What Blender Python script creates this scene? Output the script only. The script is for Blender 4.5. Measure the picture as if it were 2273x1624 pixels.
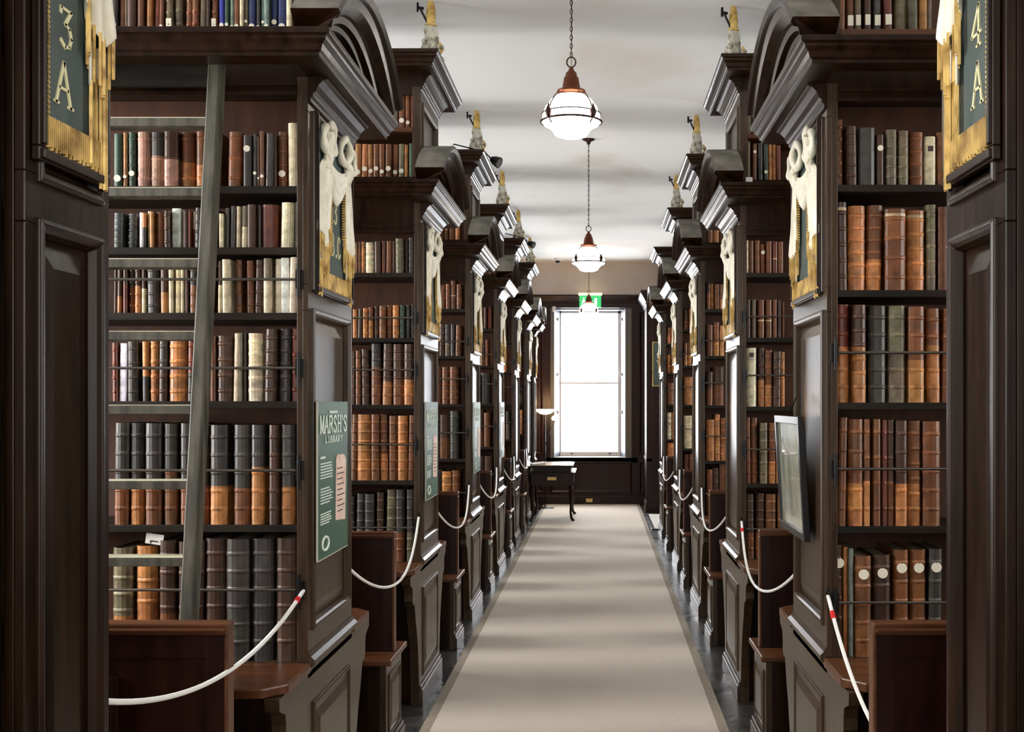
import bpy, bmesh, math, random
from mathutils import Vector, Matrix
random.seed(7)
for o in list(bpy.data.objects): bpy.data.objects.remove(o)
S = bpy.context.scene
COL = S.collection
PI = math.pi
# ------------------------------------------------------------------ camera, world, lights
F = 2580.0; VX, VY = 1330.0, 893.0; H = 1.6; P = 2.4      # focal length in px (2273 wide), eye height, bay pitch in metres
cd = bpy.data.cameras.new('camera'); cam = bpy.data.objects.new('camera', cd); COL.objects.link(cam)
cam.location = (0, 0, H); cam.rotation_euler = (PI/2, 0, 0)
cd.sensor_width = 36; cd.lens = F/2273*36; cd.clip_start = .05
cd.shift_x = -(VX-1136.5)/2273; cd.shift_y = (VY-812)/2273
S.camera = cam
S.view_settings.view_transform = 'Standard'; S.view_settings.look = 'None'
S.view_settings.exposure = 0.72; S.view_settings.gamma = 1; S.view_settings.use_curve_mapping = False
w = bpy.data.worlds.new('world'); S.world = w; w.use_nodes = True
wb = w.node_tree.nodes['Background']; wb.inputs[0].default_value = (.92, .96, 1, 1); wb.inputs[1].default_value = 3.2
LX, RX = -3.3, 3.1            # side walls
CEIL = 3.8
YW = 7.6*P                    # end wall
LIT = [1.3, .55]              # power factor of the bay windows, left and right
def area(name, loc, rot, sx, sy, e, col):
    l = bpy.data.lights.new(name, 'AREA'); l.shape = 'RECTANGLE'; l.size = sx; l.size_y = sy; l.energy = e; l.color = col
    o = bpy.data.objects.new(name, l); COL.objects.link(o); o.location = loc; o.rotation_euler = rot
    o['label'] = 'light falling through a window opening'; o['category'] = 'light'
    return o
area('end_window_daylight', (-.15, YW+.75, 1.95), (-PI/2, 0, 0), 1.1, 2.5, 120, (.92, .95, 1))
area('rear_fill_light', (-.1, -3.9, 2.3), (PI/2, 0, 0), 3.2, 2.0, 62, (1, .88, .72))  # added fill behind the camera to brighten the book fronts
BAYS = [(.938+1.578)/2*P+n*.99*P for n in range(7)]
for i, y in enumerate(BAYS[:6]):
    area('left_window_daylight', (LX-.35, y, 2.3), (0, -PI/2, 0), 2.2, 1.2, 60*LIT[0]*(1.7 if i == 0 else 1), (1, .98, .95))
    area('right_window_daylight', (RX+.35, y, 2.3), (0, PI/2, 0), 2.2, 1.2, 55*LIT[1], (1, .94, .84))
# ------------------------------------------------------------------ materials
def mat(name, col, rough=.5, metal=0, emit=0, ecol=None, coat=0):
    m = bpy.data.materials.new(name); m.use_nodes = True
    b = m.node_tree.nodes['Principled BSDF']
    b.inputs['Base Color'].default_value = (*col, 1); b.inputs['Roughness'].default_value = rough; b.inputs['Metallic'].default_value = metal
    if coat: b.inputs['Coat Weight'].default_value = coat; b.inputs['Coat Roughness'].default_value = .12
    if emit: b.inputs['Emission Color'].default_value = (*(ecol or col), 1); b.inputs['Emission Strength'].default_value = emit
    return m
def noisy(m, c1, c2, scale=(3, 3, 3), sc=4, detail=5, lo=.35, hi=.65, bump=0, rough=None, dist=0):
    nt = m.node_tree; N = nt.nodes; L = nt.links; b = N['Principled BSDF']
    tc = N.new('ShaderNodeTexCoord'); mp = N.new('ShaderNodeMapping'); mp.inputs['Scale'].default_value = scale
    no = N.new('ShaderNodeTexNoise'); no.inputs['Scale'].default_value = sc; no.inputs['Detail'].default_value = detail; no.inputs['Distortion'].default_value = dist
    cr = N.new('ShaderNodeValToRGB'); cr.color_ramp.elements[0].position = lo; cr.color_ramp.elements[1].position = hi
    cr.color_ramp.elements[0].color = (*c1, 1); cr.color_ramp.elements[1].color = (*c2, 1)
    L.new(tc.outputs['Object'], mp.inputs[0]); L.new(mp.outputs[0], no.inputs['Vector']); L.new(no.outputs['Fac'], cr.inputs[0]); L.new(cr.outputs[0], b.inputs['Base Color'])
    if bump:
        bu = N.new('ShaderNodeBump'); bu.inputs['Strength'].default_value = bump; bu.inputs['Distance'].default_value = .01
        L.new(no.outputs['Fac'], bu.inputs['Height']); L.new(bu.outputs[0], b.inputs['Normal'])
    if rough:
        mr = N.new('ShaderNodeMapRange'); mr.inputs['To Min'].default_value = rough[0]; mr.inputs['To Max'].default_value = rough[1]
        L.new(no.outputs['Fac'], mr.inputs[0]); L.new(mr.outputs[0], b.inputs['Roughness'])
    return m
M = {}
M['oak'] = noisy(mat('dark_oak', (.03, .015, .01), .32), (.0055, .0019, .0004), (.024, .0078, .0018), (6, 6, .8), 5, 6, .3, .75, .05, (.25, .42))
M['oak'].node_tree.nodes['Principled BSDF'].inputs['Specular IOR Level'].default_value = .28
M['oak_end_lit'] = noisy(mat('oak_end_lit_panel', (.05, .03, .02), .32), (.019, .0092, .0036), (.064, .035, .015), (6, 6, .8), 5, 6, .3, .75, .05, (.26, .40))  # same oak, with the light on aisle-facing ends put into a paler colour
M['oak_warm'] = noisy(mat('warm_oak', (.12, .05, .02), .35), (.052, .016, .005), (.125, .042, .012), (.9, 7, 7), 4, 6, .3, .7, .04, (.28, .42))
M['oak_back'] = noisy(mat('back_board', (.06, .025, .012), .6), (.040, .011, .003), (.095, .029, .007), (5, 5, .8), 4, 5, .3, .7)
M['shelf'] = noisy(mat('shelf_board', (.02, .014, .010), .45), (.005, .0035, .002), (.018, .012, .007), (.8, 6, 6), 4, 5)
M['mahog'] = noisy(mat('mahogany', (.03, .006, .004), .35), (.007, .001, .0006), (.026, .005, .002), (5, 5, .7), 4, 5, .3, .7, 0, (.3, .45))
M['mahog'].node_tree.nodes['Principled BSDF'].inputs['Specular IOR Level'].default_value = .3
M['shelf'].node_tree.nodes['Principled BSDF'].inputs['Specular IOR Level'].default_value = .3
M['dust'] = noisy(mat('dusty_top', (.2, .19, .16), .95), (.10, .095, .078), (.22, .21, .175), (1, 1, 1), 9, 6)
M['ladder'] = noisy(mat('ladder_wood', (.16, .15, .12), .5), (.035, .034, .026), (.115, .108, .082), (7, 7, .7), 5, 5)
M['tread'] = noisy(mat('worn_lit_tread', (.6, .57, .42), .5), (.45, .42, .30), (.72, .68, .5), (.8, 6, 6), 5, 5)  # worn tops; window light on them is also put into the pale colour
M['iron'] = mat('black_iron', (.01, .01, .011), .35, .6)
M['rod'] = mat('iron_rod', (.20, .19, .17), .3, .9)
M['plaster'] = noisy(mat('white_plaster', (.75, .72, .68), .9), (.62, .60, .57), (.80, .79, .77), (1, .5, 1), 1.1, 6, .38, .6, 0, None, 1.2)
M['wallp'] = noisy(mat('upper_wall_plaster', (.7, .6, .52), .9), (.62, .52, .45), (.72, .61, .53), (1, 1, 1), 2, 4)
M['gesso'] = noisy(mat('cream_gesso', (.75, .70, .55), .5), (.68, .63, .48), (.90, .86, .72), (1, 1, 1), 14, 5, .3, .6, .15)
M['gold'] = noisy(mat('gilt', (.7, .42, .08), .42, .3), (.26, .13, .022), (.80, .56, .18), (1, 1, 1), 22, 3, .3, .62, .0)
M['field'] = noisy(mat('slate_green_field', (.09, .12, .11), .5), (.05, .075, .072), (.085, .12, .115), (1, 1, 1), 6, 5)
M['letter'] = mat('pale_gilt_letter', (.85, .80, .48), .5)
M['finial'] = noisy(mat('carved_grey_paint', (.4, .38, .3), .6), (.16, .13, .09), (.62, .60, .50), (1, 1, 1), 26, 6, .38, .56, .3)
M['rope'] = mat('white_cord', (.86, .85, .82), .6)
M['red'] = mat('red_tape', (.6, .01, .01), .5)
M['copper'] = mat('copper', (.14, .045, .02), .38, .85)
M['bronze'] = mat('dark_bronze', (.045, .022, .018), .4, .7)
M['globe'] = mat('opal_glass_lit', (.95, .95, .95), .3, 0, 9, (1, .93, .84))
M['poster'] = noisy(mat('green_board', (.06, .12, .08), .45), (.045, .105, .07), (.06, .13, .09), (1, 1, 1), 3, 2)
M['postertext'] = mat('pale_print', (.75, .82, .75), .6)
M['pink'] = noisy(mat('parchment_picture', (.8, .55, .45), .6), (.72, .42, .34), (.86, .68, .56), (1, 1, 1), 12, 4)
M['postedge'] = mat('board_edge', (.6, .6, .5), .6)
M['ink'] = mat('dark_ink', (.05, .03, .03), .6)
M['frame'] = mat('black_frame', (.008, .008, .008), .3)
M['print'] = noisy(mat('pale_print_sheet', (.5, .5, .4), .15), (.30, .31, .24), (.66, .66, .50), (3, 3, 1), 3, 3, .3, .7, 0, None, 1)
M['print'].node_tree.nodes['Principled BSDF'].inputs['Coat Weight'].default_value = 1
M['carpet'] = noisy(mat('beige_carpet', (.42, .375, .315), .95), (.53, .465, .385), (.64, .575, .485), (1, 1, 1), 90, 4, .3, .7, .3)
M['binding'] = noisy(mat('carpet_edge', (.3, .25, .19), .95), (.25, .205, .155), (.32, .27, .21), (1, 1, 1), 60, 3)
M['mat'] = mat('pale_mat', (.62, .6, .55), .9)
M['white'] = mat('white_paint', (.8, .8, .8), .5)
M['shutter'] = mat('shade_grey_paint', (.11, .11, .105), .6)  # paler paint in truth; its shade is put into the colour
M['jamb'] = mat('shaded_jamb_paint', (.045, .048, .07), .5)  # window paint darkened and blued to carry the shade of the reveal
M['exitgreen'] = mat('lit_green_panel', (.02, .3, .08), .4, 0, .55, (.05, .6, .18))
M['exitwhite'] = mat('lit_white_sign', (.9, 1, .9), .4, 0, 1.0, (.85, 1, .85))
M['exitlamp'] = mat('sign_lamp', (.9, .8, .4), .4, .0, 1.2, (1, .85, .45))
M['bulb'] = mat('lamp_bulb', (1, .85, .6), .4, 0, 14, (1, .72, .42))
M['paper'] = mat('paper', (.85, .84, .8), .7)
M['sticker'] = mat('paper_label', (.82, .77, .62), .6)
M['pages'] = noisy(mat('page_edges', (.5, .42, .3), .9), (.30, .23, .15), (.5, .42, .3), (60, 2, 60), 3, 3)
M['brass'] = mat('brass', (.6, .42, .15), .35, .9)
# floor: dark polished slabs
m = mat('polished_floor', (.03, .028, .026), .2); nt = m.node_tree; N = nt.nodes; L = nt.links; b = N['Principled BSDF']
tc = N.new('ShaderNodeTexCoord'); br = N.new('ShaderNodeTexBrick'); br.inputs['Scale'].default_value = 1; br.inputs['Brick Width'].default_value = .9; br.inputs['Row Height'].default_value = .22
br.inputs['Color1'].default_value = (.022, .02, .019, 1); br.inputs['Color2'].default_value = (.045, .041, .037, 1); br.inputs['Mortar'].default_value = (.004, .004, .004, 1); br.inputs['Mortar Size'].default_value = .006
no = N.new('ShaderNodeTexNoise'); no.inputs['Scale'].default_value = 5; no.inputs['Detail'].default_value = 5
mr = N.new('ShaderNodeMapRange'); mr.inputs['To Min'].default_value = .16; mr.inputs['To Max'].default_value = .42
bu = N.new('ShaderNodeBump'); bu.inputs['Strength'].default_value = .25; bu.inputs['Distance'].default_value = .02
L.new(tc.outputs['Object'], br.inputs['Vector']); L.new(br.outputs['Color'], b.inputs['Base Color']); L.new(tc.outputs['Object'], no.inputs['Vector'])
L.new(no.outputs['Fac'], mr.inputs[0]); L.new(mr.outputs[0], b.inputs['Roughness']); L.new(no.outputs['Fac'], bu.inputs['Height']); L.new(bu.outputs[0], b.inputs['Normal'])
M['floor'] = m
# ceiling: off-white with soft damp stains
m = mat('ceiling_paint', (.7, .7, .68), .9); nt = m.node_tree; N = nt.nodes; L = nt.links; b = N['Principled BSDF']
tc = N.new('ShaderNodeTexCoord'); mp = N.new('ShaderNodeMapping'); mp.inputs['Scale'].default_value = (.5, .42, 1)
no = N.new('ShaderNodeTexNoise'); no.inputs['Scale'].default_value = 1.6; no.inputs['Detail'].default_value = 5; no.inputs['Distortion'].default_value = .8
cr = N.new('ShaderNodeValToRGB'); e = cr.color_ramp.elements; e[0].position = .28; e[0].color = (.71, .66, .62, 1); e[1].position = .47; e[1].color = (.83, .83, .82, 1)
q = cr.color_ramp.elements.new(.38); q.color = (.79, .765, .74, 1)
L.new(tc.outputs['Object'], mp.inputs[0]); L.new(mp.outputs[0], no.inputs['Vector']); L.new(no.outputs['Fac'], cr.inputs[0]); L.new(cr.outputs[0], b.inputs['Base Color'])
M['ceiling'] = m
# book leather: colour comes from the mesh, scuffed by noise
m = mat('book_leather', (.2, .1, .05), .42); nt = m.node_tree; N = nt.nodes; L = nt.links; b = N['Principled BSDF']
at = N.new('ShaderNodeAttribute'); at.attribute_name = 'col'
tc = N.new('ShaderNodeTexCoord'); no = N.new('ShaderNodeTexNoise'); no.inputs['Scale'].default_value = 26; no.inputs['Detail'].default_value = 6; no.inputs['Roughness'].default_value = .65
mr = N.new('ShaderNodeMapRange'); mr.inputs['From Min'].default_value = .3; mr.inputs['From Max'].default_value = .72; mr.inputs['To Min'].default_value = .45; mr.inputs['To Max'].default_value = 1.65
vm = N.new('ShaderNodeVectorMath'); vm.operation = 'SCALE'
L.new(tc.outputs['Object'], no.inputs['Vector']); L.new(no.outputs['Fac'], mr.inputs[0]); L.new(at.outputs['Color'], vm.inputs[0]); L.new(mr.outputs[0], vm.inputs['Scale']); L.new(vm.outputs[0], b.inputs['Base Color'])
bu = N.new('ShaderNodeBump'); bu.inputs['Strength'].default_value = .25; bu.inputs['Distance'].default_value = .003; L.new(no.outputs['Fac'], bu.inputs['Height']); L.new(bu.outputs[0], b.inputs['Normal'])
M['leather'] = m
# window glass
m = bpy.data.materials.new('window_glass'); m.use_nodes = True; nt = m.node_tree; N = nt.nodes; L = nt.links; N.remove(N['Principled BSDF'])
mx = N.new('ShaderNodeMixShader'); tr = N.new('ShaderNodeBsdfTransparent'); gl = N.new('ShaderNodeBsdfGlossy'); gl.inputs['Roughness'].default_value = .03; mx.inputs[0].default_value = .05
L.new(tr.outputs[0], mx.inputs[1]); L.new(gl.outputs[0], mx.inputs[2]); L.new(mx.outputs[0], N['Material Output'].inputs[0]); M['glass'] = m
# ------------------------------------------------------------------ mesh helpers
class MB:
    def __init__(s, sx=1): s.v = []; s.f = []; s.m = []; s.c = []; s.sx = sx; s.sm = []
    def add(s, vs, fs, mi=0, c=None, smooth=False):
        n = len(s.v); s.v += [(p[0]*s.sx, p[1], p[2]) for p in vs]
        for f in fs: s.f.append([n+i for i in f]); s.m.append(mi); s.c.append(c); s.sm.append(smooth)
    def box(s, x0, x1, y0, y1, z0, z1, mi=0, c=None):
        s.add([(x, y, z) for z in (z0, z1) for y in (y0, y1) for x in (x0, x1)], [(0, 2, 3, 1), (4, 5, 7, 6), (0, 1, 5, 4), (2, 6, 7, 3), (0, 4, 6, 2), (1, 3, 7, 5)], mi, c)
    def prism(s, poly, a, b, axis='x', mi=0):      # poly in the two other axes
        n = len(poly)
        f = (lambda p, t: (t, p[0], p[1])) if axis == 'x' else (lambda p, t: (p[0], t, p[1])) if axis == 'y' else (lambda p, t: (p[0], p[1], t))
        s.add([f(p, a) for p in poly]+[f(p, b) for p in poly], [list(range(n)), list(range(n, 2*n))[::-1]]+[(i, (i+1) % n, n+(i+1) % n, n+i) for i in range(n)], mi)
    def loft(s, rings, closed=True, cap=True, mi=0, c=None, smooth=False):
        k = len(rings[0]); vs = [p for r in rings for p in r]; fs = []
        for j in range(len(rings)-1):
            for i in range(k if closed else k-1):
                a = j*k+i; b2 = j*k+(i+1) % k; fs.append((a, b2, b2+k, a+k))
        s.add(vs, fs, mi, c, smooth)
        if cap and closed:
            s.add(rings[0], [list(range(k))[::-1]], mi, c); s.add(rings[-1], [list(range(k))], mi, c)
    def tube(s, pts, r, seg=8, mi=0, closed=False, flat=1):
        pts = [Vector(p) for p in pts]; n = len(pts); rings = []
        up = Vector((0, 0, 1)); prev = None
        for i in range(n):
            d = (pts[(i+1) % n]-pts[i-1]) if closed else (pts[min(i+1, n-1)]-pts[max(i-1, 0)])
            d.normalize(); a = d.cross(up if prev is None else prev.cross(d).cross(d)*-1) if False else None
            ref = prev if prev is not None else (Vector((1, 0, 0)) if abs(d.z) > .9 else up)
            a = ref-d*ref.dot(d); a.normalize(); b2 = d.cross(a); prev = a
            rr = r[i] if isinstance(r, (list, tuple)) else r
            rings.append([tuple(pts[i]+a*(rr*math.cos(t*2*PI/seg))+b2*(rr*flat*math.sin(t*2*PI/seg))) for t in range(seg)])
        if closed: rings.append(rings[0])
        s.loft(rings, True, not closed, mi, None, True)
    def lathe(s, prof, seg=24, mi=0, cx=0, cy=0, sq=1):
        s.loft([[(cx+r*math.cos(t*2*PI/seg), cy+sq*r*math.sin(t*2*PI/seg), z) for t in range(seg)] for r, z in prof], True, True, mi, None, True)
    def build(s, name, mats, parent=None, loc=(0, 0, 0), rot=(0, 0, 0), bevel=0, me=None):
        if me is None:
            me = bpy.data.meshes.new(name); me.from_pydata(s.v, [], s.f)
            for mm in (mats if isinstance(mats, (list, tuple)) else [mats]): me.materials.append(M[mm])
            for i, p in enumerate(me.polygons): p.material_index = s.m[i]; p.use_smooth = s.sm[i]
            if any(c is not None for c in s.c):
                ca = me.color_attributes.new('col', 'FLOAT_COLOR', 'CORNER')
                for i, p in enumerate(me.polygons):
                    for li in p.loop_indices: ca.data[li].color = (*(s.c[i] or (.1, .1, .1)), 1)
            bm = bmesh.new(); bm.from_mesh(me); bmesh.ops.recalc_face_normals(bm, faces=bm.faces); bm.to_mesh(me); bm.free()
        o = bpy.data.objects.new(name, me); COL.objects.link(o); o.location = loc; o.rotation_euler = rot
        if parent: o.parent = parent
        if bevel:
            bv = o.modifiers.new('bevel', 'BEVEL'); bv.width = bevel; bv.segments = 2; bv.limit_method = 'ANGLE'
        return o
def thing(name, label, cat, loc=(0, 0, 0), rz=0, group=None):
    o = bpy.data.objects.new(name, None); COL.objects.link(o); o.location = loc; o.rotation_euler = (0, 0, rz); o.empty_display_size = .1
    o['label'] = label; o['category'] = cat
    if group: o['group'] = group
    return o
def tag(o, label, cat, group=None, kind=None):
    o['label'] = label; o['category'] = cat
    if group: o['group'] = group
    if kind: o['kind'] = kind
    return o
def struct(o, label=None):
    o['kind'] = 'structure'
    if label: o['label'] = label
    return o
def copy_tree(o, parent=None):
    c = o.copy(); COL.objects.link(c)
    if parent: c.parent = parent
    for ch in [k for k in bpy.data.objects if k.parent == o]: copy_tree(ch, c)
    return c
def wx(px, z): return (px-VX)*z*P/F          # picture column -> world X at depth z (in bays)
def wz(py, z): return H-(py-VY)*z*P/F        # picture row -> world height at depth z
# moulding ring around a rectangle in the (y,z) plane of an end panel; outward (towards aisle) = -u
def ring(mb, y0, y1, z0, z1, u, prof):
    # prof: list of (inset from the rectangle, rise towards the aisle)
    rs = []
    for yy, zz, sy, sz in ((y0, z0, 1, 1), (y1, z0, -1, 1), (y1, z1, -1, -1), (y0, z1, 1, -1)):
        rs.append([(u-r, yy+sy*i, zz+sz*i) for i, r in prof])
    mb.loft(rs+[rs[0]], False, False)
def field(mb, y0, y1, z0, z1, u, rise, bev):
    rs = [[(u, y0, z0), (u, y1, z0), (u, y1, z1), (u, y0, z1)], [(u-rise, y0+bev, z0+bev), (u-rise, y1-bev, z0+bev), (u-rise, y1-bev, z1-bev), (u-rise, y0+bev, z1-bev)]]
    mb.loft(rs, True, False); mb.add(rs[1], [(0, 1, 2, 3)])
def framed(mb, y0, y1, z0, z1, thick, opens):
    """panel plate on u in 0..thick with recessed, raised-and-fielded panels at opens"""
    mb.box(.018, thick, y0, y1, z0, z1)
    zs = sorted(opens, key=lambda o: o[2]); zc = z0
    for (a, b2, c, d) in zs:
        mb.box(0, .018, y0, y1, zc, c); mb.box(0, .018, y0, a, c, d); mb.box(0, .018, b2, y1, c, d); zc = d
        ring(mb, a, b2, c, d, 0, [(-.012, 0), (-.012, .007), (-.004, .011), (.004, .008), (.010, .002), (.016, -.012), (.016, -.018)])
        field(mb, a+.016, b2-.016, c+.016, d-.016, .018, .012, .05)
    mb.box(0, .018, y0, y1, zc, z1)
def sweep(mb, path, prof, mi=0):
    """path: list of (u,y) with outward (nu,ny) mitre vectors; prof: (proj,z)"""
    rs = [[(u+nu*p, y+ny*p, z) for p, z in prof] for u, y, nu, ny in path]
    mb.loft(rs, True, True, mi)
# ------------------------------------------------------------------ setting
def wall_with(name, m, axis, at0, at1, a0, a1, z0, z1, holes):
    mb = MB()
    def bx(p, q, zz0, zz1):
        if q-p < .001 or zz1-zz0 < .001: return
        if axis == 'x': mb.box(p, q, at0, at1, zz0, zz1)
        else: mb.box(at0, at1, p, q, zz0, zz1)
    c = a0
    for (p, q, h0, h1) in sorted(holes): bx(c, p, z0, z1); bx(p, q, z0, h0); bx(p, q, h1, z1); c = q
    bx(c, a1, z0, z1)
    return struct(mb.build(name, m))
Y0 = -3.6
mb = MB(); mb.box(LX-.3, RX+.3, Y0-.3, YW+.6, -.1, 0); struct(mb.build('floor', 'floor'))
mb = MB(); mb.box(LX-.3, RX+.3, Y0-.3, YW+.6, CEIL, CEIL+.1); struct(mb.build('ceiling', 'ceiling'))
holes = [(y-.6, y+.6, 1.2, 3.4) for y in BAYS[:6]]
wall_with('wall_left', 'plaster', 'y', LX-.3, LX, Y0, YW, 0, CEIL, holes)
wall_with('wall_right', 'plaster', 'y', RX, RX+.3, Y0, YW, 0, CEIL, holes)
wall_with('wall_back', 'mahog', 'x', Y0-.3, Y0, LX, RX, 0, CEIL, [(-1.7, 1.5, 1.3, 3.3)])  # unseen opening, added to let the rear fill through
wn = 2
def side_window(x, y, s):
    global wn
    mb = MB(); t = .04
    for (a, b2, c, d) in ((y-.6, y-.55, 1.2, 3.4), (y+.55, y+.6, 1.2, 3.4), (y-.6, y+.6, 1.2, 1.26), (y-.6, y+.6, 3.34, 3.4), (y-.6, y+.6, 2.28, 2.33), (y-.012, y+.012, 1.2, 3.4)):
        mb.box(x, x+t, a, b2, c, d)
    o = struct(mb.build('window_%d' % wn, 'white', bevel=.004)); wn += 1
    g = MB(); g.box(x+.016, x+.022, y-.58, y+.58, 1.22, 3.38); g.build('window_pane', 'glass', o)
for y in BAYS[:6]: side_window(LX-.2, y, -1); side_window(RX+.16, y, 1)
# end wall: dark panelling below, plaster above, deep window opening with splayed reveals
WX0, WX1, WZ0, WZ1 = -.764, .509, .73, 3.085
WALLTOP = 3.285
wall_with('wall_end', 'mahog', 'x', YW, YW+.12, LX, RX, 0, WALLTOP, [(WX0, WX1, WZ0, WZ1)])
wall_with('wall_end_upper', 'wallp', 'x', YW+.03, YW+.45, LX, RX, WALLTOP, CEIL, [])
mb = MB()
for (x0, x1, z0, z1) in ((LX, -.9, .2, .66), (LX, -1.95, .8, 3.0), (-1.85, -.9, .8, 3.0), (-.75, .5, .2, .66), (.64, 1.6, .2, .66), (.64, 1.6, .8, 3.0), (1.7, 2.9, .8, 3.0)):
    prof = [(-.015, 0), (-.015, .008), (0, .014), (.02, .002)]
    rs = []
    for xx, zz, sx, sz in ((x0, z0, 1, 1), (x1, z0, -1, 1), (x1, z1, -1, -1), (x0, z1, 1, -1)):
        rs.append([(xx+sx*i, YW-r, zz+sz*i) for i, r in prof])
    mb.loft(rs+[rs[0]], False, False)
struct(mb.build('trim_1', 'mahog'))
mb = MB()
prof = [(YW, 3.16), (YW-.02, 3.17), (YW-.02, 3.19), (YW-.05, 3.22), (YW-.09, 3.26), (YW-.09, 3.285), (YW, 3.29)]
mb.prism(prof, LX, RX, 'x'); struct(mb.build('trim_2', 'mahog'))
mb = MB(); mb.prism([(YW, 0), (YW-.03, 0), (YW-.03, .12), (YW-.018, .15), (YW, .16)], LX, RX, 'x'); struct(mb.build('baseboard_end', 'mahog'))
# the window
YG = YW+.42; GX0, GX1, GZ0, GZ1 = -.607, .30, .78, 3.04
win = MB()
def quadslab(mb, pts, th, mi=0):      # pts in plan (x,y), vertical slab
    mb.prism(pts, WZ0, WZ1, 'z', mi)
quadslab(win, [(WX0, YW), (WX0+.06, YW), (WX0+.06, YW+.06), (WX0, YW+.12)], 0, 1)
quadslab(win, [(WX1, YW), (WX1-.1, YW+.04), (WX1-.1, YW+.1), (WX1, YW+.12)], 0, 1)
quadslab(win, [(WX0, YW+.12), (WX0+.05, YW+.08), (GX0-.02, YG), (GX0-.12, YG+.1), (WX0-.1, YG+.1)], 0, 0)
quadslab(win, [(WX1, YW+.12), (WX1-.1, YW+.08), (GX1+.04, YG), (GX1+.12, YG+.1), (WX1+.1, YG+.1)], 0, 0)
win.box(WX0-.1, WX1+.1, YW+.12, YG+.1, WZ1-.02, WZ1+.1, 0); win.box(WX0-.1, WX1+.1, YW, YG+.1, WZ0-.08, WZ0+.01, 1)
wobj = struct(win.build('window_1', ['jamb', 'shutter'], bevel=.004))
mb = MB()
for zz in (1.42, 2.02, 2.9): mb.box(GX0-.1, GX0-.035, YG-.16, YG-.12, zz, zz+.05); mb.box(GX1+.045, GX1+.1, YG-.16, YG-.12, zz, zz+.05)
mb.build('shutter_hinge', 'white', wobj)
mb = MB(); yy = YG
for (a, b2, c, d) in ((GX0-.06, GX0, WZ0, WZ1), (GX1, GX1+.06, WZ0, WZ1), (GX0-.06, GX1+.06, GZ1-.01, WZ1), (GX0, GX1, GZ0-.05, GZ0+.03), (GX0, GX1, 1.90, 1.925)):
    mb.box(a, b2, yy, yy+.05, c, d)
mb.build('sash', 'white', wobj, bevel=.003)
mb = MB(); mb.box(GX0, GX1, yy+.02, yy+.026, GZ0, 3.08); mb.build('window_pane', 'glass', wobj)
mb = MB()
for xx in (-.44, .17): mb.lathe([(.0, 0), (.018, 0), (.018, .012), (.0, .014)], 12, 0, xx, yy-.01)
for v in range(len(mb.v)): mb.v[v] = (mb.v[v][0], mb.v[v][1], mb.v[v][2]+GZ0+.0)
mb.build('sash_lift', 'bronze', wobj)
# right lobby block at the far end
def lobby(x0, x1, y0, y1, top):
    mb = MB(); mb.box(x0, x1, y0, y1, 0, top)
    mb.box(x0-.025, x1, y0-.025, y1, 0, .14)
    prof = [(0, top-.22), (.02, top-.2), (.02, top-.17), (.06, top-.1), (.10, top-.04), (.10, top), (0, top)]
    rs = [[(x1, y0-p, z) for p, z in prof], [(x0-p, y0-p, z) for p, z in prof], [(x0-p, y1, z) for p, z in prof]]
    mb.loft(rs, True, True)
    mb.box(x0-.012, x1, y0-.012, y1, .74, .79)
    mb.box(x0-.008, x0+.07, y0-.012, y0, .14, top-.2); mb.box(x0-.012, x0, y0-.008, y0+.07, .14, top-.2)
    return mb
o = lobby(.70, RX, 7.05*P, YW, 3.23).build('door_lobby', 'mahog', bevel=.004)
tag(o, 'dark panelled lobby block in the far right corner by the window', 'wall panelling')
o['kind'] = 'structure'; o.name = 'trim_3'
# carpet and mat
car = thing('carpet_runner', 'long pale beige carpet runner down the middle of the aisle', 'carpet', (-.12, 0, 0))
mb = MB(); mb.box(-.70, .70, -2.5, YW-.05, .001, .012); mb.build('pile', 'carpet', car)
mb = MB(); mb.box(-.75, -.70, -2.5, YW-.05, .001, .011); mb.build('edge_binding', 'binding', car)
mb = MB(); mb.box(.70, .75, -2.5, YW-.05, .001, .011); mb.build('edge_binding', 'binding', car)
mt = thing('floor_mat', 'pale square mat on the dark floor at the far right of the carpet', 'mat', (1.3, 15.6, 0))
mb = MB(); mb.box(-.60, .60, -1.0, .95, .001, .014); mb.build('mat_surface', 'mat', mt)
mb = MB(); mb.box(-.64, -.60, -1.04, .99, .001, .016); mb.box(-.60, .64, -1.04, -1.0, .001, .016); mb.box(-.60, .64, .95, .99, .001, .016); mb.box(.6, .64, -1, .95, .001, .016); mb.build('mat_edge', 'iron', mt)
# ------------------------------------------------------------------ bookcases
CL = 1.95       # length of a case from the aisle to the wall
D = .67
LOW = [(0, 2.575), (.010, 2.58), (.010, 2.592), (.018, 2.597), (.018, 2.607), (.026, 2.612), (.034, 2.632), (.050, 2.648), (.064, 2.652), (.064, 2.665), (0, 2.665)]
CRO = [(0, 2.660), (.092, 2.660), (.092, 2.672), (.100, 2.676), (.106, 2.694), (.118, 2.706), (.120, 2.716), (.132, 2.720), (.132, 2.738), (0, 2.738)]
def cornice(new, L, depth, dz, k, fwd, ztop=None):
    """bed mould cut flush with the case front, crown running forward as a canopy"""
    mb = new(); P_ = [(p*k, z+dz) for p, z in LOW]; Q_ = [(p*k, z+dz) for p, z in CRO]
    mb.loft([[(-p, yy, z) for p, z in P_] for yy in (-.004, depth+.004)], True, True)
    sweep(mb, [(L, -fwd+.13*k, 0, -1), (0, -fwd+.13*k, -1, -1), (0, depth+fwd-.13*k, -1, 1), (L, depth+fwd-.13*k, 0, 1)], Q_)
    return mb
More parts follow.
